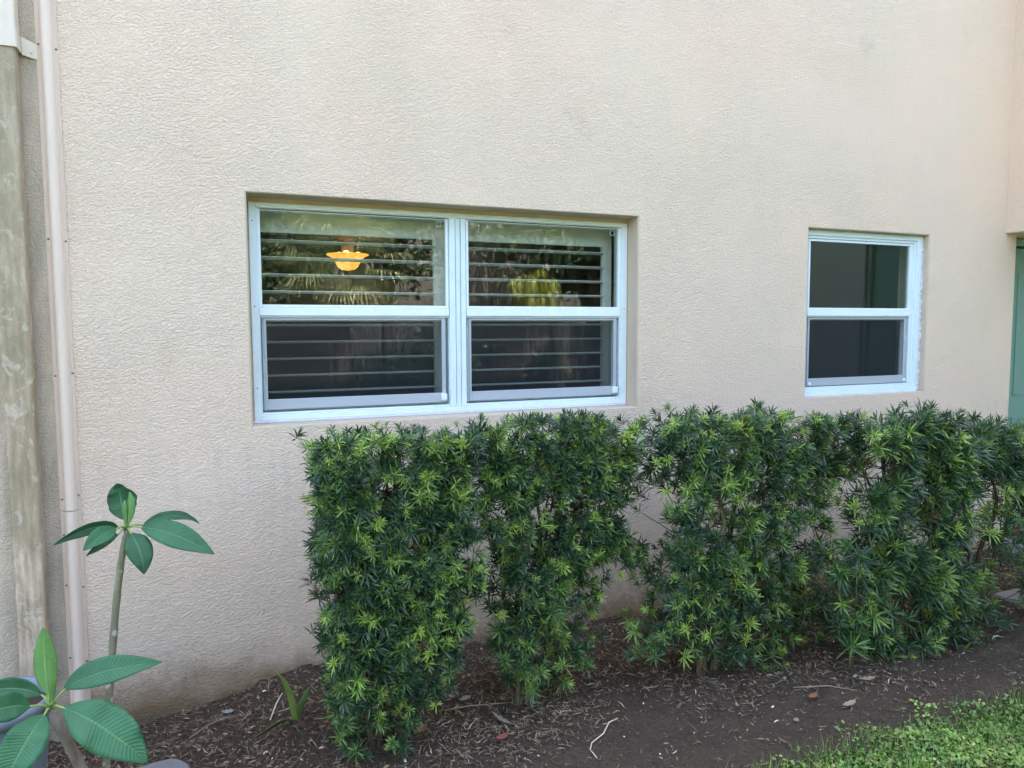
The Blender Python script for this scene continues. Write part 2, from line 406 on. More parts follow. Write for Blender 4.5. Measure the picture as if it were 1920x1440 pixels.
# ------------------------------------------------------------------ building
def wall_mesh(mb, x0, x1, z0, z1, y0, y1, holes, mi=0, rmi=1, bev=.008):
    """wall slab with rectangular holes; front face at y0 (towards the camera), back at y1; softly rounded hole edges"""
    X = sorted({x0, x1, *[h[0] - bev for h in holes], *[h[1] + bev for h in holes]})
    Z = sorted({z0, z1, *[h[2] - bev for h in holes], *[h[3] + bev for h in holes]})
    for i in range(len(X) - 1):
        for j in range(len(Z) - 1):
            cx, cz = (X[i] + X[i + 1]) / 2, (Z[j] + Z[j + 1]) / 2
            if any(h[0] < cx < h[1] and h[2] < cz < h[3] for h in holes): continue
            a, b, c, d = X[i], X[i + 1], Z[j], Z[j + 1]
            mb.add([(a, y0, c), (b, y0, c), (b, y0, d), (a, y0, d)], [(0, 1, 2, 3)], mi)
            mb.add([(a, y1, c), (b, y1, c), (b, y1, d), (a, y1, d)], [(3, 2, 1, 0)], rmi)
    for (a, b, c, d) in holes:
        rings = []
        for k in range(4):
            t = k / 3 * pi / 2; o = bev * (1 - sin(t)); yy = y0 + bev * (1 - cos(t))
            rings.append([(a - o, yy, c - o), (b + o, yy, c - o), (b + o, yy, d + o), (a - o, yy, d + o)])
        rings.append([(a, y1 - bev, c), (b, y1 - bev, c), (b, y1 - bev, d), (a, y1 - bev, d)])
        rings.append([(a - bev, y1, c - bev), (b + bev, y1, c - bev), (b + bev, y1, d + bev), (a - bev, y1, d + bev)])
        for r in range(len(rings) - 1):
            vs = rings[r] + rings[r + 1]
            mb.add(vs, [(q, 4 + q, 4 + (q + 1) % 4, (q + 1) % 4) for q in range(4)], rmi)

bld = tag(empty('apartment_building'), 'beige stucco apartment building with two white framed windows', 'building')
BW = (.165, 2.079, 1.082, 2.072)      # big opening
SW = (3.232, 4.215, 1.083, 2.070)     # small opening
DW = (5.052, 6.05, -.2, 2.095)
mb = MB()
wall_mesh(mb, -9, 8, -.4, 5.3, 0, .22, [BW, SW, DW])
# rest of the shell: ends, back, wing towards the camera side on the right
mb.box(-9, -8.8, .222, 9, -.4, 5.3)
mb.box(-8.798, 13.8, 8.8, 9, -.4, 5.3)
# wing: its inner face looks left along the wall
wl = None
mw = MB(); wy = [(-8.0, -3.77), (-2.73, -.001)]
for a, b in wy: mw.box(8, 8.2, a, b, -.4, 5.3)
mw.box(8, 8.2, -3.768, -2.732, 2.80, 5.3)
mw.build('side_wing_wall', MAT['stucco_side'], bld)
mb.box(8.202, 13.8, -8.0, -7.8, -.4, 5.3)
mb.box(13.802, 14, -8, 9, -.4, 5.3)
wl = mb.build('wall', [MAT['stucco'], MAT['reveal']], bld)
# bulkhead over the entry
mb = MB(); mb.box(4.935, 7.998, -.6, .06, 2.112, 5.29)
bk = mb.build('entry_bulkhead', MAT['stucco'], bld, bevel=.010)
mb = MB(); mb.box(-9.3, 14.3, -.30, 9.3, 5.3, 5.42); mb.box(7.7, 14.3, -8.3, -.302, 5.3, 5.42)
mb.add([(-9.3, -.3, 5.421), (14.3, -.3, 5.421), (14.3, 9.3, 5.421), (-9.3, 9.3, 5.421), (-4, 4.5, 5.9), (9, 4.5, 5.9)],
       [(0, 1, 5, 4), (1, 2, 5), (2, 3, 4, 5), (3, 0, 4)])
mb.build('roof', MAT['roof'], bld)
# interior linings
mb = MB()
def room(x0, x1, y0, y1, z0, z1, win, mi):
    t = .05
    mb.box(x0, x1, y1, y1 + t, z0, z1, mi); mb.box(x0 - t, x0, y0, y1, z0, z1, mi); mb.box(x1, x1 + t, y0, y1, z0, z1, mi)
    mb.box(x0 - t, x1 + t, y0, y1 + t, z1, z1 + t, mi); mb.box(x0 - t, x1 + t, y0, y1 + t, z0 - t, z0, mi)
room(-1.6, 2.75, .225, 4.6, .12, 2.46, None, 0)
room(2.95, 4.85, .225, 2.6, .12, 2.44, None, 1)
mb.build('interior_room', [MAT['room'], MAT['roomdark']], bld)

def frame_boxes(mb, x0, x1, z0, z1, w, y0, y1, wb=None, wt=None, wr=None, mi=0):
    wb = wb or w; wt = wt or w; wr = wr or w
    mb.box(x0, x0 + w, y0, y1, z0, z1, mi); mb.box(x1 - wr, x1, y0, y1, z0, z1, mi)
    mb.box(x0 + w, x1 - wr, y0, y1, z0, z0 + wb, mi); mb.box(x0 + w, x1 - wr, y0, y1, z1 - wt, z1, mi)

def unit(win, x0, x1, zb, zm0, zm1, zt, Y, right_w, sc_l, sc_r):
    """one single-hung unit: clear opening x0..x1; upper lite zm1..zt, lower lite zb..zm0, front plane Y"""
    # upper glazing bead
    m = MB(); frame_boxes(m, x0 - .012, x1 + .012, zm1 - .012, zt + .012, .0125, Y + .006, Y + .03)
    m.build('glazing_bead', MAT['bead'], win, bevel=.0015)
    m = MB(); m.box(x0 - .002, x1 + .002, Y + .018, Y + .024, zm1 - .002, zt + .002); m.build('pane', MAT['glass'], win)
    # meeting rail, with a bright lip and a shadow groove
    m = MB(); m.box(x0 - .013, x1 + .013, Y + .002, Y + .04, zm0 + .012, zm1 - .013)
    m.box(x0 - .013, x1 + .013, Y + .010, Y + .04, zm0 + .004, zm0 + .0115)
    m.build('meeting_rail', MAT['bead'], win, bevel=.002)
    # lower sash, set back
    m = MB(); frame_boxes(m, x0 - .002, x1 + .002, zb - .05, zm0 + .003, .017, Y + .030, Y + .056, wb=.046)
    m.build('lower_sash', MAT['bead'], win, bevel=.002)
    m = MB(); m.box(x0 + .013, x1 - .013, Y + .044, Y + .050, zb - .006, zm0 - .012); m.build('pane', MAT['glass'], win)
    # insect screen and its grey aluminium frame
    m = MB(); frame_boxes(m, x0 + .003, x1 - .003, zb - .046, zm0 + .001, .011, Y + .012, Y + .022, wb=.046, wt=.010, wr=.020)
    m.build('screen_frame', MAT['alu'], win, bevel=.002)
    m = MB(); a, b, c, d = x0 + .013, x1 - .022, zb - .001, zm0 - .008
    m.add([(a, Y + .016, c), (b, Y + .016, c), (b, Y + .016, d), (a, Y + .016, d)], [(0, 1, 2, 3)])
    m.build('insect_screen', MAT['screen'], win)

# --- big double window
w1 = empty('window', (0, 0, 0), bld); w1['label'] = 'wide double window with white frame and shutters inside'
Y = .10
m = MB()
frame_boxes(m, .1755, 2.0745, 1.094, 2.051, .030, Y, Y + .07, wb=.026, wt=.022, wr=.034)      # outer flange
frame_boxes(m, .2058, 2.0402, 1.1203, 2.0288, .006, Y + .006, Y + .07, wb=.008, wt=.0095)        # inner step
m.box(1.083, 1.112, Y - .002, Y + .07, 1.1205, 2.0285)
m.box(1.116, 1.138, Y + .003, Y + .07, 1.1206, 2.0284); m.box(1.142, 1.166, Y - .001, Y + .07, 1.1205, 2.0285)
m.box(1.0805, 1.168, Y + .012, Y + .068, 1.1207, 2.0283)
m.build('window_frame', MAT['frame'], w1, bevel=.0022)
m = MB(); m.box(.168, 2.078, Y - .006, Y + .05, 1.0825, 1.0938); m.build('sill_bead', MAT['caulk'], w1, bevel=.003)
m = MB()
m.box(.1652, .1753, Y + .006, Y + .05, 1.0945, 2.0515); m.box(2.0747, 2.0788, Y + .004, Y + .05, 1.0945, 2.0515)
m.box(.1652, 2.0788, Y + .005, Y + .05, 2.0517, 2.0718); m.build('caulk', MAT['reveal'], w1)
unit(w1, .222, 1.067, 1.187, 1.547, 1.608, 2.019, Y, .03, 0, 0)
unit(w1, 1.182, 2.024, 1.187, 1.547, 1.608, 2.019, Y, .03, 0, 0)
for lx in (1.052, 2.008):
    m = MB(); m.box(lx - .016, lx + .012, Y - .006, Y + .0115, 1.150, 1.184); m.box(lx - .010, lx + .006, Y - .010, Y - .0062, 1.156, 1.178)
    m.build('latch', MAT['bead'], w1, bevel=.002)
for hx, hz in ((1.035, 1.985), (1.99, 1.985)):
    m = MB(); frame_boxes(m, hx - .012, hx + .014, hz, hz + .026, .003, Y + .0145, Y + .0178); m.build('sticker', MAT['alu'], w1)
# --- small window
w2 = empty('window', (0, 0, 0), bld); w2['label'] = 'small square window with white frame and dark panes'
Y2 = .04
m = MB()
frame_boxes(m, 3.2355, 4.2035, 1.0865, 2.066, .030, Y2, Y2 + .07, wb=.030, wt=.030, wr=.036)
frame_boxes(m, 3.2658, 4.1672, 1.1168, 2.0358, .012, Y2 + .008, Y2 + .07, wb=.022, wt=.016, wr=.018)
m.build('window_frame', MAT['frame'], w2, bevel=.0022)
unit(w2, 3.292, 4.112, 1.190, 1.552, 1.612, 2.004, Y2, .03, 0, 0)
m = MB(); m.box(4.1255, 4.1485, Y2 + .010, Y2 + .05, 1.140, 2.018); m.build('side_track', MAT['frame'], w2, bevel=.002)
for lx in (3.312, 4.098):
    m = MB(); m.lathe([(.001, 0), (.011, .0005), (.011, .006), (.006, .008), (.001, .008)], n=14)
    o = m.build('roller_button', MAT['bead'], w2, smooth=True); o.rotation_euler = (pi / 2, 0, 0); o.location = (lx, Y2 + .0115, 1.158)
# ragged caulk strip round the small window
m = MB(); r2 = random.Random(3)
def ragged(p0, p1, w, yy, nrm, seg=70):
    p0, p1, nrm = Vector(p0), Vector(p1), Vector(nrm); vs = []
    for i in range(seg + 1):
        p = p0.lerp(p1, i / seg); a = r2.uniform(.55, 1.25) * w
        vs += [tuple(p), tuple(p + nrm * a + Vector((0, -yy * r2.uniform(.3, 1.2), 0)))]
    m.add(vs, [(2 * i, 2 * i + 2, 2 * i + 3, 2 * i + 1) for i in range(seg)])
ragged((4.2032, Y2 + .004, 1.09), (4.2032, Y2 + .004, 2.066), .0115, .012, (1, 0, 0))
ragged((3.24, Y2 + .004, 2.0655), (4.2, Y2 + .004, 2.0655), .0045, .006, (0, 0, 1))
ragged((4.2, Y2 + .002, 1.087), (3.24, Y2 + .002, 1.087), .004, .012, (0, 0, -1))
m.build('caulk', MAT['caulk'], w2)
# --- green entry door, under the bulkhead
def door(parent, loc, rot, w=.99, h=2.08):
    d = empty('door', loc, parent); d.rotation_euler = (0, 0, rot)
    m = MB(); m.box(0, .045, 0, .10, 0, h); m.box(w - .045, w, 0, .10, 0, h); m.box(.045, w - .045, 0, .10, h - .045, h)
    m.box(.0452, .060, .045, .0995, 0, h - .0452); m.build('door_frame', MAT['door'], d, bevel=.002)
    m = MB(); m.box(.062, w - .050, .055, .095, .012, h - .055)
    for z0, z1 in ((.2, .85), (1.0, 1.85)):
        for x0, x1 in ((.16, .44), (.54, .82)): frame_boxes(m, x0, x1, z0, z1, .022, .047, .0548)
    m.build('door_leaf', MAT['door'], d, bevel=.002)
    for z in (.25, 1.02, 1.80):
        m = MB(); m.box(.0448, .0605, .040, .0448, z - .045, z + .045); m.tube([(.054, .036, z - .05), (.054, .036, z + .05)], .006, 8)
        m.build('hinge', MAT['brass'], d)
    m = MB(); m.lathe([(.001, 0), (.025, 0), (.025, .01), (.011, .016), (.012, .035), (.026, .045), (.026, .06), (.001, .068)], n=20)
    k = m.build('door_knob', MAT['brass'], d, smooth=True); k.location = (w - .13, .05, .95); k.rotation_euler = (pi / 2, 0, 0)
    return d
door(bld, (5.056, .035, .01), 0)
d2 = door(bld, (8.03, -2.75, .01), -pi / 2, h=2.78)
m = MB(); m.box(4.98, 7.9, -.9, -.004, -.2, .035); m.build('door_step', MAT['concrete'], bld, bevel=.01)
mb = MB(); mb.box(3.98, 4.718, -1.12, -.66, -.2, .020); mb.box(4.722, 7.8, -1.6, -.902, -.2, .020)
tag(mb.build('path', MAT['concrete'], bevel=.01), kind='structure')

# ------------------------------------------------------------------ plantation shutters (inside)
def shutter(x0, x1, label):
    s = tag(empty('plantation_shutter', ((x0 + x1) / 2, .24, 1.09)), label, 'shutter', 'white plantation shutters inside the wide window')
    cx = (x0 + x1) / 2; L = lambda m, n: m.build(n, MAT['shutter'], s, bevel=.003)
    def bx(a, b, c, d, e, f): m.box(a - cx, b - cx, c - .24, d - .24, e - 1.09, f - 1.09)
    for a, b in ((x0, x0 + .055), (x1 - .055, x1)):
        m = MB(); bx(a, b, .225, .252, 1.09, 2.07); L(m, 'stile')
    for a, b in ((1.09, 1.155), (1.938, 2.07)):
        m = MB(); bx(x0 + .055, x1 - .055, .227, .250, a, b); L(m, 'rail')
    for k in range(10):
        z = 1.902 - .0771 * k - 1.09; m = MB(); n = 12; w = .040; t = .0062
        pr = [(cos(2 * pi * q / n) * w, sin(2 * pi * q / n) * t) for q in range(n)]
        tl = radians(-1.5 + random.uniform(-.7, .7))
        pr = [(p[0] * cos(tl) - p[1] * sin(tl), p[0] * sin(tl) + p[1] * cos(tl)) for p in pr]
        vs = [(xx, p[0], z + p[1]) for xx in (x0 + .057 - cx, x1 - .057 - cx) for p in pr]
        m.add(vs, [(q, (q + 1) % n, n + (q + 1) % n, n + q) for q in range(n)] + [tuple(range(n)), tuple(range(2 * n - 1, n - 1, -1))])
        m.build('louver', MAT['shutter'], s, smooth=False)
shutter(.17, 1.098, 'white louvered shutter behind the pane where the amber fan light shows')
shutter(1.125, 2.052, 'white louvered shutter in the double window half next to the bare wall')

# ------------------------------------------------------------------ ceiling fan with lit amber bowl
fc = Vector((1.02, 2.5, 0))
fan = tag(empty('ceiling_fan', (1.02, 2.5, 2.46)), 'ceiling fan with lit amber glass bowl seen through the left shutter', 'ceiling fan')
m = MB(); m.lathe([(.001, 0), (.06, 0), (.05, -.04), (.014, -.06), (.014, -.14), (.09, -.16), (.11, -.22), (.08, -.26), (.05, -.28), (.045, -.36), (.001, -.36)], n=24)
m.build('motor_housing', MAT['wood_dark'], fan, smooth=True)
for k in range(5):
    a = 2 * pi * k / 5 + .35; m = MB(); R_ = Matrix.Rotation(a, 3, 'Z')
    vs = [(.12, -.03, 0), (.2, -.065, .004), (.62, -.075, .006), (.66, 0, .002), (.62, .075, -.014), (.2, .055, -.010), (.12, .03, 0)]
    top = [tuple(R_ @ Vector((x, y, z - .235))) for x, y, z in vs]; bot = [(x, y, z - .008) for x, y, z in top]
    n = len(vs); m.add(top + bot, [tuple(range(n)), tuple(range(2 * n - 1, n - 1, -1))] + [(q, n + q, n + (q + 1) % n, (q + 1) % n) for q in range(n)])
    m.build('fan_blade', MAT['wood_dark'], fan)
m = MB(); m.lathe([(.001, -.508), (.05, -.500), (.075, -.482), (.092, -.452), (.108, -.425), (.132, -.402), (.162, -.388), (.160, -.382), (.130, -.396), (.104, -.420), (.086, -.45), (.07, -.475), (.001, -.495)], n=36)
m.build('light_bowl', MAT['bowl'], fan, smooth=True)
for k in range(3):
    a = 2 * pi * k / 3 + .2; m = MB(); m.lathe([(.001, -.03), (.018, -.024), (.026, 0), (.018, .024), (.001, .03)], (cos(a) * .085, sin(a) * .085, -.388), 14)
    m.build('bulb', MAT['bulb'], fan, smooth=True)
pl = bpy.data.lights.new('fan_lamp', 'POINT'); pl.energy = .07; pl.color = (1, .7, .35); pl.shadow_soft_size = .06
po = bpy.data.objects.new('fan_lamp', pl); COL.objects.link(po); po.parent = fan; po.location = (0, 0, -.36)

for jx, jz in ((.190, 1.97), (.190, 1.60), (.191, 1.24), (2.058, 1.60)):
    m = MB(); m.lathe([(.0005, 0), (.0032, 0), (.0028, .0012), (.0005, .0016)], n=9)
    k_ = m.build('jamb_screw', MAT['screw'], w1, smooth=True); k_.location = (jx, Y - .0001, jz); k_.rotation_euler = (pi / 2, 0, 0)
# ------------------------------------------------------------------ downspout and conduit cover
ds = tag(empty('downspout', (-.665, -.04, 0)), 'square downspout, clean beige above a strap and mouldy grey below', 'downspout')
def rrect(mb, x0, x1, y0, y1, z0, z1, r=.012, flute=0.0):
    pts = []
    for cx, cy, a0 in ((x1 - r, y0 + r, -90), (x1 - r, y1 - r, 0), (x0 + r, y1 - r, 90), (x0 + r, y0 + r, 180)):
        for k in range(5):
            a = radians(a0 + 90 * k / 4); pts.append((cx + r * cos(a), cy + r * sin(a)))
    # shallow flutes on the front edge
    fr = []
    if flute:
        for i in range(1, 12):
            t = i / 12; x = x0 + r + (x1 - x0 - 2 * r) * t; fr.append((x, y0 + flute * (.5 - .5 * cos(2 * pi * t * 3))))
    pts = pts + fr; n = len(pts)
    vs = [(x + .665, y + .04, z) for z in (z0, z1) for x, y in pts]
    mb.add(vs, [(q, (q + 1) % n, n + (q + 1) % n, n + q) for q in range(n)] + [tuple(range(n - 1, -1, -1)), tuple(range(n, 2 * n))])
m = MB(); rrect(m, -.712, -.618, -.078, -.006, .125, 2.57, .010, .0022); m.build('lower_pipe', MAT['weather'], ds)
m = MB(); rrect(m, -.706, -.612, -.080, -.004, 2.574, 5.28, .008, .0015); m.build('upper_pipe', MAT['spout'], ds)
m = MB(); rrect(m, -.716, -.6085, -.0835, -.0035, 2.527, 2.585, .010)
m.add([(x + .665, y + .04, z) for x, y, z in [(-.607, -.018, 2.585), (-.560, -.004, 2.568), (-.560, -.004, 2.512), (-.607, -.014, 2.522),
       (-.607, -.010, 2.585), (-.560, -.0005, 2.568), (-.560, -.0005, 2.512), (-.607, -.008, 2.522)]],
      [(0, 3, 2, 1), (4, 5, 6, 7), (0, 1, 5, 4), (1, 2, 6, 5), (2, 3, 7, 6), (3, 0, 4, 7)])
m.build('strap', MAT['spout'], ds)
m = MB(); m.lathe([(.001, 0), (.006, 0), (.006, .003), (.001, .005)], n=10); k_ = m.build('screw', MAT['spout'], ds, smooth=True)
k_.location = (-.580 + .665, -.006 + .04, 2.536); k_.rotation_euler = (pi / 2, 0, 0)

cc = tag(empty('conduit_cover', (-.525, 0, 0)), 'beige half-round cable cover screwed to the wall beside the downspout', 'cable cover')
def hr(mb, z0, z1, g=0):
    pts = [(-.038, -.0005), (-.038, -.004), (-.0235, -.005)]
    for k in range(13):
        a = pi - pi * k / 12; pts.append((-.001 + .0215 * cos(a), -.006 - .0235 * sin(a)))
    pts += [(.022, -.005), (.0335, -.004), (.0335, -.0005)]; n = len(pts)
    vs = [(x, y, z) for z in (z0, z1) for x, y in pts]
    mats = [1, 1] + [0] * 14 + [1, 1]
    for q in range(n - 1):
        mb.add([vs[q], vs[q + 1], vs[n + q + 1], vs[n + q]], [(0, 1, 2, 3)], 1 if (q < 2 or q >= n - 3) else 0)
    mb.add(vs[:n], [tuple(range(n - 1, -1, -1))]); mb.add(vs[n:], [tuple(range(n))])
m = MB(); hr(m, -.02, .788); m.build('cover_strip', [MAT['conduit'], MAT['flange']], cc)
m = MB(); hr(m, .791, 3.2); m.build('cover_strip', [MAT['conduit'], MAT['flange']], cc)
for z in (.18, .48, .70, .84, 1.33, 1.845, 2.57, 3.1):
    for sx in (-.030, .0275):
        m = MB(); m.lathe([(.0005, 0), (.0042, 0), (.0036, .0022), (.0005, .003)], n=9)
        k_ = m.build('screw', MAT['screw'], cc, smooth=True); k_.location = (sx, -.0042, z + random.uniform(-.012, .012)); k_.rotation_euler = (pi / 2, 0, 0)

# ------------------------------------------------------------------ podocarpus hedge
def rosettes(P, D, L, NL, MI, rng, width=.0064, steps=(0, .35, .72, 1.0)):
    """narrow leaves spiralling round shoots. P base, D shoot direction, L leaf length, NL leaves, MI base material per rosette"""
    ids = np.repeat(np.arange(len(P)), NL); n = len(ids)
    k = np.concatenate([np.arange(a) for a in NL]); K = NL[ids]
    d = D[ids]; ref = np.where(np.abs(d[:, 2:3]) < .9, [[0, 0, 1.]], [[1., 0, 0]])
    a = np.cross(d, ref); a /= np.linalg.norm(a, axis=1, keepdims=True); b = np.cross(d, a)
    ph = k * 2.39996 + rng.random(len(P))[ids] * 6.28 + rng.normal(0, .22, n)
    t = (k + .5) / K                                   # 0 lower on the shoot .. 1 tip
    th = np.radians(82 - 58 * t + rng.normal(0, 9, n))
    rad = a * np.cos(ph)[:, None] + b * np.sin(ph)[:, None]
    dl = rad * np.sin(th)[:, None] + d * np.cos(th)[:, None]
    base = P[ids] + d * (t * L[ids] * .55)[:, None]
    ln = L[ids] * (1.0 - .38 * t ** 2) * rng.uniform(.78, 1.12, n)
    side = np.cross(dl, d); side /= np.linalg.norm(side, axis=1, keepdims=True) + 1e-9
    nrm = np.cross(side, dl)
    tw = rng.normal(0, .35, n); side = side * np.cos(tw)[:, None] + nrm * np.sin(tw)[:, None]; nrm = np.cross(side, dl)
    wd = width * (L[ids] / .06) ** .6 * rng.uniform(.8, 1.15, n)
    wprof = (.4, 1.0, .8, .05); rows = []
    curl = rng.normal(.10, .10, n)
    for s, wp in zip(steps, wprof):
        c = base + dl * (ln * s)[:, None] - nrm * (ln * curl * s * s)[:, None] * 1 + np.array([0, 0, -1.0]) * (ln * .10 * s * s)[:, None]
        h = side * (wd * wp * .5)[:, None]; v = nrm * (wd * wp * .16)[:, None]
        rows += [c - h + v, c - v * .6, c + h + v]
    V = np.stack(rows, 1).reshape(-1, 3)
    o = (np.arange(n) * 12)[:, None]
    Fs = []
    for r in range(3):
        for q in range(2):
            Fs.append(np.concatenate([o + r * 3 + q, o + r * 3 + q + 1, o + r * 3 + q + 4, o + r * 3 + q + 3], 1))
    F = np.stack(Fs, 1).reshape(-1, 4)
    mi = MI[ids].copy()
    new = (t > .62) & (mi < 3) & (rng.random(n) < .40); mi[new] += 1
    return V, F, np.repeat(mi, 6)

def inpoly(px, pz, poly):
    c = np.zeros(len(px), bool); j = len(poly) - 1
    for i in range(len(poly)):
        xi, zi = poly[i]; xj, zj = poly[j]
        hit = ((zi > pz) != (zj > pz)) & (px < (xj - xi) * (pz - zi) / (zj - zi + 1e-12) + xi); c ^= hit; j = i
    return c

def shrub(label, pix, yc, depth, stems_px, count, Lm, seed, holes=(), new=.1, light=.3, trunkr=.014, moss=False, thin=.0, face=.5, inset=.028):
    """pix: outline in photo pixels, read on the plane y=yc; the crown fills it over yc-depth..yc+depth"""
    rng = np.random.default_rng(seed); rr = random.Random(seed)
    poly = [(at(a, b, yc).x, at(a, b, yc).z) for a, b in pix]
    hl = [(at(a, b, yc).x, at(a, b, yc).z, r) for a, b, r in holes]
    bx = [at(a, b, yc).x for a, b in stems_px]
    root = Vector((sum(bx) / len(bx), yc, 0)); root.z = gz(root.x, yc)
    e = tag(empty('hedge_shrub', root), label, 'shrub', 'clipped hedge shrubs along the wall')
    px = [p[0] for p in poly]; pz = [p[1] for p in poly]; x0, x1, z0, z1 = min(px), max(px), min(pz), max(pz)
    # stems
    tb = MB(); stems = []
    for i, (a, b) in enumerate(stems_px):
        s = at(a, b, yc); s.y = yc + rr.uniform(-.05, .05); s.z = gz(s.x, s.y) - .02
        for q in range(2 if len(stems_px) < 4 else 1):
            top = Vector((s.x + rr.uniform(-.20, .24), s.y + rr.uniform(-.10, .10), z1 * rr.uniform(.82, .95)))
            top.x = min(max(top.x, x0 + .1), x1 - .1)
            pts = []; w1_, w2_ = rr.uniform(-.025, .04), rr.uniform(-.04, .04)
            for k in range(15):
                t = k / 14; p = s.lerp(top, t); p.x += w1_ * sin(t * 5) + w2_ * sin(t * 11); p.y += w2_ * sin(t * 7); pts.append(p)
            r0 = trunkr * rr.uniform(.8, 1.15); stems.append(pts)
            tb.tube([p - root for p in pts], [r0 * (1 - .72 * k / 14) * (1.25 if k == 0 else 1) for k in range(15)], 7)
    # shoot tips
    P = []; Dr = []; MI = []; Ls = []
    k1, k2 = rng.uniform(0, 50), rng.uniform(0, 50)
    n_try = count * 14; X = rng.uniform(x0, x1, n_try); Z = rng.uniform(z0, z1, n_try)
    U = rng.random(n_try); Yv = np.where(U < face, -depth * rng.beta(6, 1.4, n_try), depth * (2 * rng.random(n_try) - 1)) + yc
    ok = inpoly(X, Z, poly) & inpoly(X + inset, Z, poly) & inpoly(X - inset, Z, poly) & inpoly(X, Z + .016, poly) & inpoly(X, Z - inset * 1.5, poly)
    ok &= np.abs(Yv - yc) < depth * (.55 + .45 * np.clip(Z / z1 * 1.6, 0, 1))
    for hx, hz, r in hl: ok &= ((X - hx) ** 2 + (Z - hz) ** 2 * .8) > (r * rng.uniform(.8, 1.2, n_try)) ** 2
    ns = vnoise(X + k1 + (Yv - yc) * .6, Z + k2, 6.5, seed) * .7 + vnoise(X + k2, Z + (Yv - yc) + k1, 17, seed + 3) * .3
    ok &= ns > thin
    I = np.where(ok)[0][:count]
    for i in I:
        p = Vector((X[i], Yv[i], Z[i]))
        best = min(((pp - (p - Vector((0, 0, .10)))).length, si, pi_) for si, st in enumerate(stems) for pi_, pp in enumerate(st) if pp.z < p.z + .03) if any(True for st in stems for pp in st if pp.z < p.z + .03) else (0, 0, 0)
        q = stems[best[1]][best[2]]
        out = (p - q); out = out.normalized() if out.length > 1e-4 else Vector((0, -1, 0))
        topness = max(0, (p.z - (z1 - .12)) / .12)
        d = (out * .55 + Vector((rr.gauss(0, .38), -(.55 if p.y < yc else -.1) + rr.gauss(0, .3), .42 + .7 * topness + rr.gauss(0, .3)))).normalized()
        base = p - d * .03
        P.append(base - root); Dr.append(d); L = Lm * rr.uniform(.55, 1.12); Ls.append(L)
        outer = (yc - p.y) / depth
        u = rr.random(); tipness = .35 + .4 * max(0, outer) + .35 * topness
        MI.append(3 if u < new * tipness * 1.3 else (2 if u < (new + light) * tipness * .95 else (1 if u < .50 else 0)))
        if rr.random() < .22 and (q - base).length < .28:
            mid = q.lerp(base, .5) + Vector((rr.uniform(-.04, .04), rr.uniform(-.03, .03), rr.uniform(-.06, .0)))
            tb.tube([q - root, q.lerp(mid, .5) + Vector((0, 0, rr.uniform(-.02, .01))) - root, mid - root, base - root], [.0034, .0028, .0022, .0014], 4, cap=False)
    P = np.array(P); Dr = np.array(Dr); Ls = np.array(Ls); MI = np.array(MI)
    Ls = Ls * np.where(MI == 3, .66, np.where(MI == 2, .88, 1.0)); NL = rng.integers(12, 26, len(P)); big = rng.random(len(P)) < .08; Ls[big] *= 1.2
    dead = rng.random(len(P)) < .004; MI[dead] = 4
    V, F, mi = rosettes(P, Dr, Ls, NL, MI, rng)
    mi = np.minimum(mi, 4)
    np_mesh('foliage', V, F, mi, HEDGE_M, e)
    tb.build('trunk', MAT['bark_moss'] if moss else MAT['bark'], e, smooth=True)
    return e

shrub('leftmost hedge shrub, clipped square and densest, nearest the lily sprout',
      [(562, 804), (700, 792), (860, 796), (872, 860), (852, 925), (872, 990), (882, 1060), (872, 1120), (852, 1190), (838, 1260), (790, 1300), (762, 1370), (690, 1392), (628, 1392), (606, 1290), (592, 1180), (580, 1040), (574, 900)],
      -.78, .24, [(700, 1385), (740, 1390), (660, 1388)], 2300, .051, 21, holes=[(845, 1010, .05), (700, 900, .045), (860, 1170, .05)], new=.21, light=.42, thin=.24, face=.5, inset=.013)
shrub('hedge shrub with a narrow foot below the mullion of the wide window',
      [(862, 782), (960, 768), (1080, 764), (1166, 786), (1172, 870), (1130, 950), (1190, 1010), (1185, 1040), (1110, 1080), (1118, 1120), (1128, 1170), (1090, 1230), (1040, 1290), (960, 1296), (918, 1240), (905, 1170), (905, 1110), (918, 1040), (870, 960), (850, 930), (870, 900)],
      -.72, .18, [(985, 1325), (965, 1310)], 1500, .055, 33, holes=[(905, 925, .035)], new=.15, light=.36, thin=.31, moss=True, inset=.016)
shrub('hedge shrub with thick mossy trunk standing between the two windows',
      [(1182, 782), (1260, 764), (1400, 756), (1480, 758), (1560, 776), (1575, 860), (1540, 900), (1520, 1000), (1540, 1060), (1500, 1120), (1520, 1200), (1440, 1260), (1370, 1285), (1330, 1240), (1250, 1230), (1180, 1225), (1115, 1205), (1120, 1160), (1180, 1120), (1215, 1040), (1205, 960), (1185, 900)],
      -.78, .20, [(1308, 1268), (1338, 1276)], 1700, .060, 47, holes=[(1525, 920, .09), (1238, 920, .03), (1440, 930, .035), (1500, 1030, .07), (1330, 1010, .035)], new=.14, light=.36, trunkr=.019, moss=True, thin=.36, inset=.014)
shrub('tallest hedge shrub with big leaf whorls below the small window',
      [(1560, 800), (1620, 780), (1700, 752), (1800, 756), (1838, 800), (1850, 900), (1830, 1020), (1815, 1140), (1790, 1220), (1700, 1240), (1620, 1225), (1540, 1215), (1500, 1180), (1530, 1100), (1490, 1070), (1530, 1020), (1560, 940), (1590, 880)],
      -.92, .22, [(1690, 1262), (1640, 1255), (1740, 1262)], 1180, .081, 58, holes=[(1575, 1000, .09), (1605, 870, .07), (1560, 1100, .05), (1680, 1000, .04), (1760, 880, .04)], new=.12, light=.40, trunkr=.016, thin=.45)
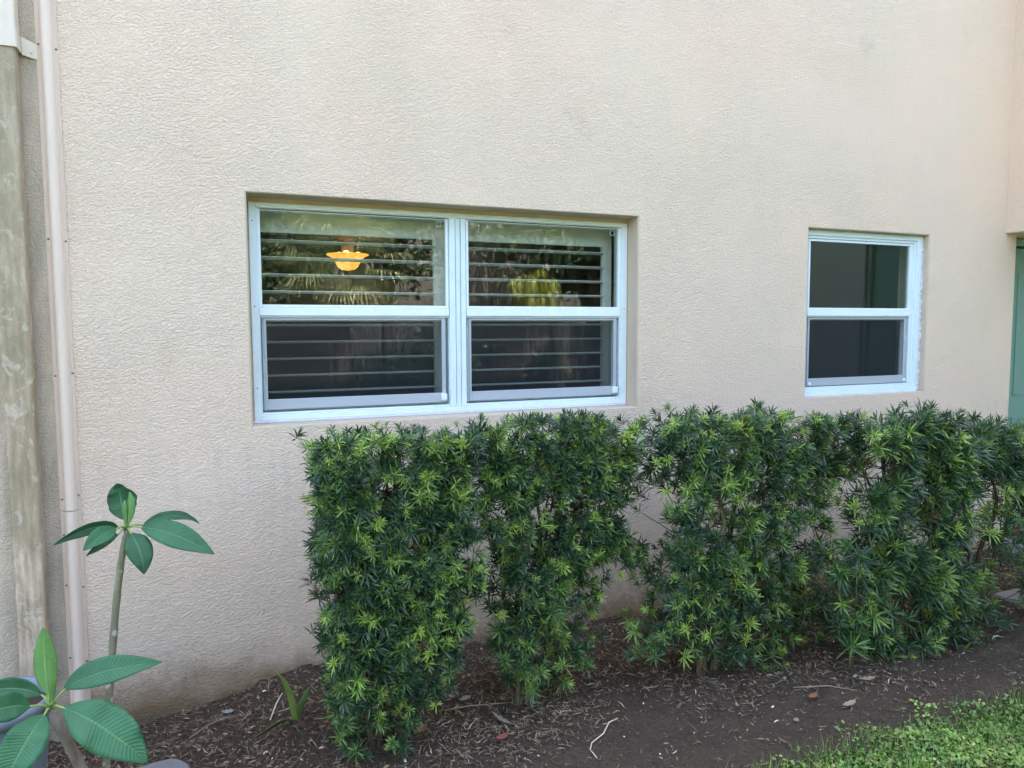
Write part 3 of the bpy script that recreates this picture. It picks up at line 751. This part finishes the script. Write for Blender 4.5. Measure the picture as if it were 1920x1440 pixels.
shrub('rightmost hedge shrub, loose and sprawling beside the green door',
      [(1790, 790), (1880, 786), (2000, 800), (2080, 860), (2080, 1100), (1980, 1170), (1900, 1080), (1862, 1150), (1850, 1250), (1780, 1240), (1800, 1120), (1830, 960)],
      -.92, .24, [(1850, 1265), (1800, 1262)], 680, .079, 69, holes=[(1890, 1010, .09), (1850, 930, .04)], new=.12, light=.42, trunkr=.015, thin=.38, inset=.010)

# ------------------------------------------------------------------ plumerias
def broad_leaf(parent, pts, halfw, side, mat, fold=.25, n=22, wprof=None, name='leaf', wave=0.0):
    """pts: three or four control points of the midrib (world, relative to parent); side: rough direction across"""
    P = [Vector(p) for p in pts]
    def bez(t):
        Q = P[:]
        while len(Q) > 1: Q = [Q[i].lerp(Q[i + 1], t) for i in range(len(Q) - 1)]
        return Q[0]
    vs = []; uv = []; cols = 9
    for i in range(n + 1):
        t = i / n; c = bez(t); d = (bez(min(1, t + .01)) - bez(max(0, t - .01))).normalized()
        s = Vector(side); s = (s - d * s.dot(d)).normalized(); nn = s.cross(d)
        w = halfw * (math.sin(pi * min(1, t ** .92)) ** .92) * (1 if t < .999 else .02) + .0008
        for k in range(cols):
            u = k / (cols - 1) * 2 - 1
            vs.append(tuple(c + s * (u * w) + nn * (abs(u) ** 1.3 * w * fold + wave * 2.2 * w * (sin(t * 15 + u) + .5 * sin(t * 31 + 2 * u)) * abs(u))))
            uv.append((u * .5 + .5, t))
    fs = [(i * cols + k, i * cols + k + 1, (i + 1) * cols + k + 1, (i + 1) * cols + k) for i in range(n) for k in range(cols - 1)]
    m = MB(); m.add(vs, fs, 0, uv); o = m.build(name, MAT[mat], parent, smooth=True)
    sd_ = o.modifiers.new('thickness', 'SOLIDIFY'); sd_.thickness = .0012
    return o
def A(px, py, y, base): return at(px, py, y) - base

# rear plumeria: tall bare stem against the wall
b0 = at(200, 1432, -.55); b0.z = gz(b0.x, -.55) - .02
pr = tag(empty('plumeria', b0), 'tall plumeria with one bare spotted stem topped by drooping leaves', 'plant')
m = MB(); sp_ = [(197, 1438), (203, 1330), (210, 1230), (217, 1140), (226, 1060), (234, 1015), (238, 994)]
pts = [A(a, b, -.55, b0) for a, b in sp_]; pts[0] = Vector((pts[0].x, 0, 0))
fine_p = []
for i in range(len(pts) - 1):
    for k in range(4): fine_p.append(pts[i].lerp(pts[i + 1], k / 4))
fine_p.append(pts[-1])
m.tube(fine_p, [.0135 * (1 + .05 * sin(i * 2.1)) - .0035 * i / len(fine_p) for i in range(len(fine_p))], 14)
m.build('stem', MAT['stem'], pr, smooth=True)
def leafset(parent, base, node, y0, specs, scale=1):
    for (mat, path, hw, side, fold, wave) in specs:
        pp = [at(a, b, y0 + dy) - base for a, b, dy in path]
        root_ = at(node[0], node[1], y0) - base
        m = MB(); mid = root_.lerp(pp[0], .5) + Vector((0, 0, .006))
        m.tube([root_, mid, pp[0], pp[0].lerp(pp[1], .12)], [.0045, .0034, .0030, .0012], 8); m.build('leaf_stalk', MAT['petiole'], parent, smooth=True)
        dd = (pp[-1] - pp[0]).normalized(); vw = (base + pp[1] - Vector((0, -DIST, EYE))).normalized()
        s0 = dd.cross(vw).normalized(); n0 = s0.cross(dd); tl = radians(side)
        broad_leaf(parent, pp, hw, s0 * cos(tl) + n0 * sin(tl), mat, fold, wave=wave)
leafset(pr, b0, (238, 990), -.55, [
    ('pl_dark', [(233, 975, 0), (229, 950, .02), (226, 925, .03), (220, 906, .0)], .047, 18, .2, .06),
    ('pl_young', [(240, 985, -.01), (243, 960, -.02), (246, 940, -.02), (243, 922, -.01)], .014, 30, .5, 0),
    ('pl_young', [(237, 986, -.01), (233, 965, -.02), (232, 945, -.02), (234, 938, -.01)], .006, 20, .5, 0),
    ('pl_dark', [(222, 990, .02), (200, 977, .00), (150, 992, -.03), (99, 1023, -.05)], .021, 25, -.25, .03),
    ('pl_leaf', [(218, 992, -.06), (200, 996, -.10), (178, 1010, -.13), (156, 1033, -.15)], .028, -15, -.2, .03),
    ('pl_dark', [(222, 1002, -.02), (205, 1007, -.05), (185, 1023, -.07), (161, 1043, -.09)], .015, 20, -.2, .03),
    ('pl_leaf', [(264, 989, -.04), (300, 988, -.09), (355, 1012, -.13), (402, 1039, -.15)], .042, 12, -.15, .04),
    ('pl_dark', [(268, 984, .02), (300, 966, .05), (345, 958, .08), (374, 982, .09)], .018, 30, -.3, .05),
    ('pl_dark', [(245, 1000, -.03), (255, 1015, -.08), (270, 1045, -.10), (270, 1077, -.10)], .040, 10, -.2, .03)])
m = MB()
for k in range(7):
    a = 2 * pi * k / 7; c = at(238, 990, -.55) - b0
    m.tube([c, c + Vector((cos(a) * .006, sin(a) * .006, .018)), c + Vector((cos(a) * .009, sin(a) * .009, .034))], [.004, .003, .001], 6)
m.build('growing_tip', MAT['petiole'], pr, smooth=True)

# near plumeria: short brown stem leaning right, broad leaves
yn = -.92
b1 = at(180, 1500, yn); b1.z = gz(b1.x, yn) - .02
pn = tag(empty('plumeria', b1), 'short plumeria with broad bright green leaves beside the blue-grey pot', 'plant')
m = MB(); pts = [Vector((.03, 0, 0))] + [A(a, b, yn, b1) for a, b in ((163, 1460), (148, 1432), (128, 1392), (110, 1362), (100, 1338))]
m.tube(pts, [.019, .017, .0155, .0145, .0135, .011], 14); m.build('stem', MAT['stem2'], pn, smooth=True)
leafset(pn, b1, (95, 1328), yn, [
    ('pl_leaf', [(118, 1327, -.04), (170, 1345, -.09), (230, 1385, -.12), (278, 1432, -.13)], .064, 10, -.12, .05),
    ('pl_leaf', [(120, 1294, .03), (155, 1262, .05), (230, 1248, .05), (304, 1241, .03)], .041, 15, -.15, .03),
    ('pl_young', [(92, 1304, 0), (84, 1270, .02), (82, 1215, .03), (81, 1176, .03)], .029, 12, .35, .02),
    ('pl_young', [(97, 1320, -.02), (95, 1280, -.03), (96, 1250, -.03), (96, 1230, -.03)], .011, 20, .6, 0),
    ('pl_dark', [(80, 1304, .05), (45, 1284, .08), (5, 1288, .10), (-50, 1300, .10)], .031, 12, -.2, .04),
    ('pl_leaf', [(58, 1324, -.05), (25, 1318, -.09), (-10, 1330, -.12), (-60, 1350, -.14)], .038, -5, -.15, .03),
    ('pl_leaf', [(84, 1338, -.07), (58, 1372, -.13), (28, 1420, -.16), (0, 1490, -.18)], .052, -8, -.12, .03)])
m = MB()
for k in range(7):
    a = 2 * pi * k / 7; c = at(95, 1330, yn) - b1
    m.tube([c, c + Vector((cos(a) * .007, sin(a) * .007, .022)), c + Vector((cos(a) * .010, sin(a) * .010, .046))], [.005, .0035, .001], 6)
m.build('growing_tip', MAT['petiole'], pn, smooth=True)

# pot
pc = Vector((-.655, -.66, 0)); pc.z = gz(pc.x, pc.y)
pot = tag(empty('plant_pot', pc), 'round blue-grey plastic pot partly hidden by plumeria leaves', 'pot')
m = MB(); m.lathe([(.001, 0), (.115, 0), (.122, .01), (.150, .30), (.152, .312), (.146, .312), (.143, .27), (.001, .262)], n=44); m.build('pot_body', MAT['pot'], pot, smooth=False)
m = MB(); m.lathe([(.150, .300), (.162, .302), (.165, .325), (.160, .338), (.148, .336), (.146, .313)], n=44); m.build('rim', MAT['pot'], pot, smooth=True)
m = MB(); m.lathe([(.142, .3), (.10, .306), (.05, .315), (.001, .312)], n=30); m.build('potting_soil', LIT[4], pot, smooth=True)
sv = Vector((-.25, -.70, 0)); sv.z = gz(sv.x, sv.y)
m = MB(); r3 = random.Random(4); n = 22; ring = []
for k in range(n):
    a = 2 * pi * k / n; q = (abs(cos(a)) ** 3 + abs(sin(a)) ** 3) ** (-1 / 3); ring.append((.15 * q * cos(a) * r3.uniform(.96, 1.03), .105 * q * sin(a) * r3.uniform(.96, 1.03)))
vs = [(x, y, -.03) for x, y in ring] + [(x, y, .012) for x, y in ring] + [(x * .95, y * .94, .020) for x, y in ring]
m.add(vs, [(k, (k + 1) % n, n + (k + 1) % n, n + k) for k in range(n)] + [(n + k, n + (k + 1) % n, 2 * n + (k + 1) % n, 2 * n + k) for k in range(n)] + [tuple(range(2 * n, 3 * n))])
o = m.build('paver', MAT['stone']); o.location = sv; o.rotation_euler = (0.02, 0, .25)
tag(o, 'flat grey stone paver lying in mulch at the foot of the plumerias', 'paver')

# lily sprout
lb = Vector((.262, -.50, 0)); lb.z = gz(lb.x, lb.y) - .005
ly = tag(empty('lily_sprout', lb), 'small strap-leaved sprout in mulch left of the hedge', 'plant')
def lp(px, py, dy=0): return at(px, py, lb.y + dy) - lb
def strap(path, hw, mat, side):
    P = [Vector(p) for p in path]; m = MB(); n = 18; vs = []
    def bez(t):
        Q = P[:]
        while len(Q) > 1: Q = [Q[i].lerp(Q[i + 1], t) for i in range(len(Q) - 1)]
        return Q[0]
    for i in range(n + 1):
        t = i / n; c = bez(t); d = (bez(min(1, t + .01)) - bez(max(0, t - .01))).normalized(); s = Vector(side); s = (s - d * s.dot(d)).normalized(); nn = s.cross(d)
        w = hw * (.55 + .45 * sin(pi * min(1, t * 1.1))) * min(1, (1 - t) * 6) + .0006
        vs += [tuple(c - s * w + nn * w * .35), tuple(c), tuple(c + s * w + nn * w * .35)]
    m.add(vs, [(i * 3 + k, i * 3 + k + 1, i * 3 + k + 4, i * 3 + k + 3) for i in range(n) for k in (0, 1)])
    o = m.build('leaf', MAT[mat], ly, smooth=True); q = o.modifiers.new('thickness', 'SOLIDIFY'); q.thickness = .0015
strap([(0, 0, 0), lp(548, 1330), lp(551, 1290), lp(518, 1260)], .0115, 'strap2', (1, -.3, 0))
strap([(0, 0, 0), lp(556, 1335, .02), lp(568, 1310, .05), lp(586, 1282, .09)], .0115, 'strap', (1, .5, 0))
strap([(0, 0, 0), lp(535, 1335, -.03), lp(510, 1362, -.05), lp(470, 1388, -.06)], .0125, 'strap', (.3, -.6, .8))

# ------------------------------------------------------------------ litter (uncountable) and single pieces
def slivers(n, xr, yr, lr, wr, seed, weights, lift=.006, yf=None, tilt=.25, name='mulch', curve=True):
    rng = np.random.default_rng(seed); x = rng.uniform(*xr, n); y = rng.uniform(*yr, n)
    if yf is not None:
        k = rng.random(n) < yf(x, y); x = x[k]; y = y[k]; n = len(x)
    z = ground_z(x, y) + (vnoise(x, y, 12, 1) - .5) * .022 + (vnoise(x, y, 32, 2) - .5) * .012 + rng.uniform(0, lift, n)
    a = rng.uniform(0, 2 * pi, n); L = rng.uniform(*lr, n) * rng.uniform(.5, 1, n); w = rng.uniform(*wr, n)
    tl = rng.normal(0, tilt, n); ro = rng.normal(0, .5, n)
    d = np.stack([np.cos(a) * np.cos(tl), np.sin(a) * np.cos(tl), np.sin(tl)], 1)
    s = np.stack([-np.sin(a) * np.cos(ro), np.cos(a) * np.cos(ro), np.sin(ro)], 1)
    up = np.cross(d, s); c = np.stack([x, y, z], 1); bend = rng.normal(0, .22, n)
    rows = []
    for t, wp in ((-.5, .25), (-.17, 1), (.17, 1), (.5, .2)):
        q = c + d * (L * t)[:, None] + s * (L * bend * (.25 - t * t) * 1.6)[:, None] + up * (.0015 + L * .08 * (.25 - t * t))[:, None]
        h = s * (w * wp * .5)[:, None]; rows += [q - h, q + h]
    V = np.stack(rows, 1).reshape(-1, 3); o = (np.arange(n) * 8)[:, None]
    F = np.stack([np.concatenate([o + 2 * r, o + 2 * r + 1, o + 2 * r + 3, o + 2 * r + 2], 1) for r in range(3)], 1).reshape(-1, 4)
    mi = np.repeat(rng.choice(len(weights), n, p=np.array(weights) / sum(weights)), 3)
    return V, F, mi
def join(parts):
    Vs, Fs, Ms, o = [], [], [], 0
    for V, F, m_ in parts: Vs.append(V); Fs.append(F + o); Ms.append(m_); o += len(V)
    return np.concatenate(Vs), np.concatenate(Fs), np.concatenate(Ms)
XR = (-2.6, 4.9)
bed = lambda x, y: np.clip((y + 1.12 + .16 * np.sin(x * 3.1) + .10 * np.sin(x * 7.7)) / .22, .045, 1) 
V, F, mi = join([
    slivers(43000, XR, (-1.45, -.01), (.016, .055), (.0014, .0038), 5, [4, 4, 9, .4, 7, .12], .012, bed),
    slivers(4600, XR, (-1.40, -.01), (.012, .035), (.006, .012), 6, [2, 2, 5, .7, 4, .25], .010, bed),
    slivers(20000, XR, (-1.75, -.01), (.003, .011), (.003, .007), 7, [1.2, 2, 4, .4, 6, .45], .004),
    slivers(6500, (.55, 1.75), (-1.15, -.35), (.02, .055), (.0016, .0034), 15, [6, 4, 3, .3, 1, .8], .014, lambda x, y: np.exp(-((x - 1.0) / .38) ** 2 - ((y + .80) / .17) ** 2)),
    slivers(5000, (1.6, 3.3), (-1.25, -.35), (.02, .055), (.0016, .0034), 16, [5, 4, 5, .6, 1, .5], .012, lambda x, y: np.exp(-((y + .92) / .15) ** 2) * .7),
    slivers(900, XR, (-1.7, -1.15), (.02, .05), (.0025, .0045), 8, [5, 4, 3, .5, 1, 1], .008),
    slivers(260, XR, (-1.1, -.1), (.06, .13), (.0025, .0045), 9, [4, 5, 3, 1, 1, .6], .016, None, .12)])
tag(np_mesh('mulch', V, F, mi, LIT), 'loose bark mulch and dry needle litter over the planting bed', 'mulch', kind='stuff')

def curled(name, x, y, L, w, mat, label, cat, rz=0, curl=.4, th=.0012):
    m = MB(); n, c = 12, 6; vs = []
    rr = random.Random(int(x * 1000))
    for i in range(n + 1):
        t = i / n; hw = w * sin(pi * min(.985, max(.03, t))) ** .7
        for k in range(c + 1):
            u = k / c * 2 - 1
            vs.append(((t - .5) * L, u * hw * (1 + .12 * sin(t * 19 + k)), .008 + curl * w * u * u + .15 * L * (t - .5) ** 2 * 2 + .002 * sin(i * 1.7 + k)))
    m.add(vs, [(i * (c + 1) + k, i * (c + 1) + k + 1, (i + 1) * (c + 1) + k + 1, (i + 1) * (c + 1) + k) for i in range(n) for k in range(c)])
    o = m.build(name, mat, smooth=True); o.location = (x, y, gz(x, y) + .006); o.rotation_euler = (rr.uniform(-.15, .15), rr.uniform(-.15, .15), rz)
    s_ = o.modifiers.new('thickness', 'SOLIDIFY'); s_.thickness = th; tag(o, label, cat); return o
brl = m_flat('dry_leaf_orange', (.30, .17, .085)); red = m_flat('red_bark', (.27, .085, .065)); grl = m_flat('grey_leaf', (.27, .25, .22))
curled('dry_leaf', .675, -.775, .065, .022, brl, 'curled orange-brown dry leaf at the foot of the leftmost shrub', 'leaf', .5)
curled('bark_chip', .945, -.905, .055, .014, red, 'reddish bark chip on the mulch in front of the second shrub', 'bark chip', .25, .2, .006)
curled('dry_leaf', .90, -.62, .05, .013, grl, 'pale grey dry leaf lying on mulch between the first two shrubs', 'leaf', .1)
curled('bark_chip', .98, -.80, .085, .009, LIT[1], 'long grey wood chip leaning on mulch beside the narrow-footed shrub', 'bark chip', -1.1, .2, .006)
curled('dry_leaf', 2.30, -1.23, .075, .014, LIT[0], 'pale split dry leaf on dark soil near the lawn edge', 'leaf', .1)
curled('dry_leaf', 2.52, -1.12, .075, .013, LIT[0], 'tan pointed dry leaf at the foot of the tallest shrub', 'leaf', -.2)
curled('bark_chip', 2.22, -1.12, .05, .013, LIT[3], 'rusty brown bark chip on soil below the tallest shrub', 'bark chip', .1, .2, .006)
curled('dry_leaf', .02, -.20, .05, .012, grl, 'grey dry leaf beside the wall foot left of the lily sprout', 'leaf', -.1)
def stick(pts, r, label, mat=None):
    m = MB(); p0 = Vector(pts[0]); P = [Vector(p) for p in pts]; P = [Vector((p.x, p.y, gz(p.x, p.y) + p.z)) for p in P]; o0 = P[0].copy()
    m.tube([p - o0 for p in P], [r * (1 - .5 * i / len(P)) for i in range(len(P))], 6)
    o = m.build('twig', mat or LIT[5], smooth=True); o.location = o0; tag(o, label, 'twig', 'fallen twigs on the bed')
stick([(1.385, -.985, .012), (1.34, -1.00, .016), (1.29, -1.045, .014), (1.225, -1.075, .010), (1.20, -1.11, .012), (1.205, -1.15, .008)], .0028, 'pale bent twig on dark soil in front of the second shrub')
stick([(.80, -.66, .014), (.90, -.68, .020), (1.0, -.70, .018), (1.06, -.70, .012)], .003, 'brown straight twig lying across the mulch to the narrow-footed shrub', LIT[0])
stick([(-.12, -.36, .014), (-.06, -.31, .020), (.0, -.29, .020), (.05, -.30, .012)], .0028, 'thin grey twig by the wall foot between plumeria and sprout', LIT[1])
stick([(2.20, -1.03, .01), (2.32, -1.10, .016), (2.42, -1.16, .010)], .0025, 'thin tan twig on soil under the tallest shrub', LIT[0])
stick([(.17, -.42, .012), (.20, -.37, .05), (.225, -.33, .07)], .003, 'short upright pale twig just left of the lily sprout')
o_ = MB(); o_.lathe([(.001, 0), (.014, .001), (.017, .006), (.011, .012), (.001, .014)], n=9)
k_ = o_.build('pebble', LIT[1], smooth=True); k_.location = (2.03, -1.225, gz(2.03, -1.225) + .002); k_.scale = (1, .7, .8); k_.rotation_euler = (0, .2, .4)
tag(k_, 'small pale grey pebble on the dark soil near the lawn', 'pebble')

# ------------------------------------------------------------------ lawn weeds
def lawn(n, xr, yr, seed):
    rng = np.random.default_rng(seed); x = rng.uniform(*xr, n); y = rng.uniform(*yr, n)
    e = -1.345 - .04 * (x - 1.8) - .05 * np.sin(x * 4.2 + .5) - .06 * (vnoise(x, y, 9, 5) - .5) * 2
    dens = np.clip((e + .03 - y) / .24, 0, 1) ** 1.7 * np.where(x < 2.15, .35 + .65 * np.clip((-1.42 - y) / .08, 0, 1), 1) * (.35 + .75 * (vnoise(x, y, 7, 8) > .33))
    k = rng.random(n) < dens; x = x[k]; y = y[k]; n = len(x)
    z = ground_z(x, y) + (vnoise(x, y, 12, 1) - .5) * .022
    tall = .35 + .8 * vnoise(x, y, 5, 9)
    hgt = rng.uniform(.003, .026, n) * tall; r = rng.uniform(.003, .0078, n); a = rng.uniform(0, 2 * pi, n); t1 = rng.normal(0, .45, n); t2 = rng.normal(0, .45, n)
    u = np.stack([np.cos(a), np.sin(a), t1], 1); v = np.stack([-np.sin(a), np.cos(a), t2], 1)
    c = np.stack([x, y, z + hgt], 1); rows = []
    for k_ in range(6):
        q = 2 * pi * k_ / 6; rows.append(c + u * (r * cos(q))[:, None] + v * (r * sin(q) * .85)[:, None])
    V = np.stack(rows, 1).reshape(-1, 3); o = (np.arange(n) * 6)[:, None]
    F = np.stack([np.concatenate([o, o + 1, o + 2, o + 3], 1), np.concatenate([o, o + 3, o + 4, o + 5], 1)], 1).reshape(-1, 4)
    cl = vnoise(x, y, 14, 12) * .6 + rng.random(n) * .5
    mi = np.where(cl > .72, 1, np.where(cl > .33, 0, 2)); mi = np.where(rng.random(n) < .07, 3, mi)
    return V, F, np.repeat(mi, 2)
def blades(n, xr, yr, seed):
    rng = np.random.default_rng(seed); x = rng.uniform(*xr, n); y = rng.uniform(*yr, n)
    k = rng.random(n) < np.clip((-1.36 - y) / .10, 0, 1); x = x[k]; y = y[k]; n = len(x); z = ground_z(x, y)
    a = rng.uniform(0, 2 * pi, n); h = rng.uniform(.015, .05, n); w = rng.uniform(.0012, .0024, n); ln = rng.normal(0, .5, n)
    s = np.stack([np.cos(a), np.sin(a), 0 * a], 1); f = np.stack([-np.sin(a), np.cos(a), 0 * a], 1); c = np.stack([x, y, z], 1); rows = []
    for t, wp in ((0, 1), (.5, .8), (1, .1)):
        q = c + np.array([0, 0, 1.]) * (h * t)[:, None] + f * (h * ln * t * t)[:, None]; hh = s * (w * wp * .5)[:, None]; rows += [q - hh, q + hh]
    V = np.stack(rows, 1).reshape(-1, 3); o = (np.arange(n) * 6)[:, None]
    F = np.stack([np.concatenate([o + 2 * r, o + 2 * r + 1, o + 2 * r + 3, o + 2 * r + 2], 1) for r in range(2)], 1).reshape(-1, 4)
    return V, F, np.repeat(rng.choice(4, n, p=[.4, .3, .2, .1]), 2)
V, F, mi = join([lawn(150000, (-2.4, 4.4), (-2.5, -1.30), 31), blades(60000, (-2.6, 4.6), (-2.5, -1.36), 32)])
tag(np_mesh('grass', V, F, mi, LAWN), 'low bright green clover and grass along the edge of the bed', 'lawn', kind='stuff')

# ------------------------------------------------------------------ the other side of the garden (seen mirrored in the panes)
nb = tag(empty('neighbor_building', (2, -18, 0)), 'brown stucco building across the garden with tree shade in its dark colour, mirrored in the window panes', 'building')
m = MB(); m.box(-18, 16, -6, 0, -.2, 6.2); m.build('wall', MAT['stucco_far_shaded'], nb)
m = MB(); m.add([(-19, -7, 6.2), (17, -7, 6.2), (17, 1, 6.2), (-19, 1, 6.2), (-15, -3, 7.6), (13, -3, 7.6)], [(0, 1, 5, 4), (1, 2, 5), (2, 3, 4, 5), (3, 0, 4), (3, 2, 1, 0)]); m.build('roof', MAT['roof'], nb)
for x in (-13, 12):
    w_ = empty('window', (x, 0, 0), nb)
    m = MB(); frame_boxes(m, -.8, .8, 1.0, 2.2, .07, .004, .06); m.build('window_frame', MAT['frame'], w_)
    m = MB(); m.box(-.73, .73, .006, .03, 1.07, 2.13); m.build('pane', MAT['roomdark'], w_)

FAR = [m_leaf('far_leaf_dark', (.028, .055, .022), .4, .45, .15), m_leaf('far_leaf_mid', (.06, .105, .035), .4, .45, .2)]
def leafcloud(n, c, r, seed, size=.10, gap=.42):
    rng = np.random.default_rng(seed); m_ = int(n * 2.2)
    d = rng.normal(size=(m_, 3)); d /= np.linalg.norm(d, axis=1, keepdims=True)
    p = d * (rng.random(m_) ** .45)[:, None] * np.array(r)
    g_ = vnoise(p[:, 0] + p[:, 1] * .7 + 40, p[:, 2] + p[:, 1] * .4 + 40, 2.2, seed); k = g_ > gap; p = p[k][:n] + np.array(c); n = len(p)
    a = rng.normal(size=(n, 3)); a /= np.linalg.norm(a, axis=1, keepdims=True); b = np.cross(a, rng.normal(size=(n, 3))); b /= np.linalg.norm(b, axis=1, keepdims=True)
    s = size * rng.uniform(.6, 1.3, n); a *= s[:, None]; b *= (s * .4)[:, None]
    V = np.stack([p - a, p - b, p + a, p + b], 1).reshape(-1, 3); F = np.arange(n * 4).reshape(-1, 4)
    return V, F, rng.integers(0, 2, n)
def tree(x, y, h, r, label, seed, name='shade_tree', n=5000, mats=FAR, low=.35, size=.11):
    e = tag(empty(name, (x, y, 0)), label, 'tree', 'trees across the garden')
    rr = random.Random(seed); m = MB()
    m.tube([(0, 0, -.1), (rr.uniform(-.1, .1), .05, h * .3), (rr.uniform(-.2, .2), 0, h * .6)], [.16, .13, .08], 9)
    parts = []
    for k in range(7):
        a = rr.uniform(0, 6.28); q = Vector((cos(a) * r * rr.uniform(.2, .6), sin(a) * r * rr.uniform(.2, .6), h * rr.uniform(low + .15, .9)))
        m.tube([(0, 0, h * .3), (q.x * .5, q.y * .5, h * .5), tuple(q)], [.07, .05, .02], 6)
        parts.append(leafcloud(n // 7, q, (r * .55, r * .55, h * .2), seed + k, size))
    m.build('trunk', MAT['trunk_far'], e, smooth=True)
    V, F, mi = join(parts); np_mesh('crown', V, F, mi, mats, e)
def bush(x, y, h, r, label, seed, mats=FAR, n=2500, size=.07):
    e = tag(empty('garden_bush', (x, y, 0)), label, 'shrub', 'bushes across the garden')
    V, F, mi = leafcloud(n, (0, 0, h * .5), (r, r * .7, h * .55), seed, size, .3); np_mesh('foliage', V, F, mi, mats, e)
    m = MB()
    for k in range(4): m.tube([(0, 0, -.05), (cos(k * 1.6) * r * .3, sin(k * 1.6) * r * .3, h * .6)], [.03, .012], 5)
    m.build('stem', MAT['trunk_far'], e)
# fan palm
PALM = [m_leaf('palm_leaf', (.12, .17, .06), .3, .35, .2), m_leaf('palm_leaf_pale', (.36, .37, .20), .3, .35, .25), m_leaf('palm_skirt', (.20, .16, .10), .3, .7, .1)]
def palm(x, y, h, label):
    e = tag(empty('fan_palm', (x, y, 0)), label, 'tree'); rr = random.Random(5); m = MB()
    m.tube([(0, 0, -.1), (.02, 0, h * .5), (0, 0, h)], [.15, .13, .14], 12); m.build('trunk', MAT['trunk_far'], e, smooth=True)
    b = MB()
    for k in range(60):
        z = .15 + (h - .2) * k / 60; a = k * 2.4; c, s = cos(a), sin(a)
        b.add([(c * .12 - s * .05, s * .12 + c * .05, z), (c * .12 + s * .05, s * .12 - c * .05, z), (c * .22, s * .22, z + .16), (c * .13, s * .13, z + .05)], [(0, 1, 2), (0, 2, 3), (1, 3, 2)])
    b.build('leaf_boots', LIT[5], e)
    f = MB()
    for k in range(46):
        a = k * 2.4 + rr.uniform(-.2, .2); el = radians(-55 + 135 * (k / 46) + rr.uniform(-10, 10)); R1 = rr.uniform(.6, .85)
        d = Vector((cos(a) * cos(el), sin(a) * cos(el), sin(el))); s = Vector((-sin(a), cos(a), 0)); u = s.cross(d) * -1
        hub = Vector((0, 0, h)) + d * R1; f.tube([(0, 0, h), tuple(hub)], [.016, .010], 4, mi=0)
        for j in range(30):
            t = radians(-115 + 230 * j / 29); dd = (d * cos(t) + s * sin(t)).normalized(); Ls = .66 * (1 - .22 * abs(t) / 2) * rr.uniform(.85, 1.1); cr = dd.cross(u).normalized() * .013
            m1 = hub + dd * Ls * .6 + u * .03; tp = hub + dd * Ls + Vector((0, 0, -.16 * rr.uniform(.4, 1.4)))
            f.add([tuple(hub), tuple(m1 - cr), tuple(tp), tuple(m1 + cr)], [(0, 1, 2, 3)], 2 if k < 6 else (1 if rr.random() < .5 else 0))
    f.build('fronds', PALM, e)
palm(2.05, -8.9, 2.6, 'fan palm with spiky fronds across the garden, mirrored in the left panes')
GOLD = [m_leaf('areca_leaf_gold', (.36, .38, .06), .3, .4, .35), m_leaf('areca_leaf_green', (.17, .24, .05), .3, .4, .3)]
def areca(x, y, label):
    e = tag(empty('areca_palm', (x, y, 0)), label, 'tree'); rr = random.Random(9); f = MB(); st = MB()
    for k in range(7):
        a = k * .9; st.tube([(cos(a) * .12, sin(a) * .12, -.1), (cos(a) * .22, sin(a) * .22, 1.9)], [.03, .02], 6)
    st.build('trunk', MAT['trunk_far'], e)
    for k in range(36):
        a = rr.uniform(0, 6.28); sp = rr.uniform(.25, .75); H = rr.uniform(2.4, 3.0)
        p0 = Vector((cos(a) * .15, sin(a) * .15, 1.5)); p1 = Vector((cos(a) * sp * .5, sin(a) * sp * .5, H + .1)); p2 = Vector((cos(a) * sp, sin(a) * sp, H - .6 * rr.uniform(.6, 1.8)))
        for j in range(34):
            t = (j + 1) / 34; c = p0 * (1 - t) ** 2 + p1 * 2 * t * (1 - t) + p2 * t * t; d = ((p1 - p0) * (1 - t) + (p2 - p1) * t).normalized(); s = Vector((-sin(a), cos(a), 0))
            for sg in (-1, 1):
                dd = (d * .45 + s * sg + Vector((0, 0, -.55))).normalized(); L = .26 * (1 - .5 * t); w = d * .009
                f.add([tuple(c), tuple(c + dd * L * .5 + w), tuple(c + dd * L + Vector((0, 0, -.07))), tuple(c + dd * L * .5 - w)], [(0, 1, 2, 3)], 0 if rr.random() < .65 else 1)
    f.build('fronds', GOLD, e)
areca(5.62, -8.9, 'golden weeping palm across the garden, mirrored in the panes nearer the small window')
for i, (x, y, h, r, lb_) in enumerate([(-6.0, -13.5, 6.5, 2.6, 'shade tree farthest along the garden beyond the downspout end'),
        (-1.2, -14.5, 6.0, 2.2, 'bushy shade tree opposite the downspout'), (4.0, -14.0, 6.4, 2.3, 'shade tree behind the two palms'), (.9, -11.8, 5.6, 1.9, 'dark shade tree directly behind the fan palm'),
        (7.7, -10.6, 5.6, 1.9, 'dark shade tree beside the golden palm'), (8.8, -14.5, 7.0, 2.8, 'tall shade tree behind the golden palm'),
        (14.5, -14.0, 7.0, 3.0, 'large shade tree beyond the wing of the building')]):
    tree(x, y, h, r, lb_, 100 + i * 13)
for i, (x, y, h, r, lb_) in enumerate([(2.9, -8.2, 1.5, .9, 'leafy bush right of the fan palm trunk'), (4.4, -9.6, 1.9, .8, 'leafy bush between the two palms'),
        (5.9, -8.1, 1.2, .8, 'low bush in front of the golden palm'), (7.3, -9.0, 2.0, .9, 'dark bush beside the golden palm'),
        (-.4, -10.5, 1.3, .9, 'low bush opposite the downspout')]):
    bush(x, y, h, r, lb_, 300 + i * 7)
# soft greenish hill of far woods closes the horizon behind
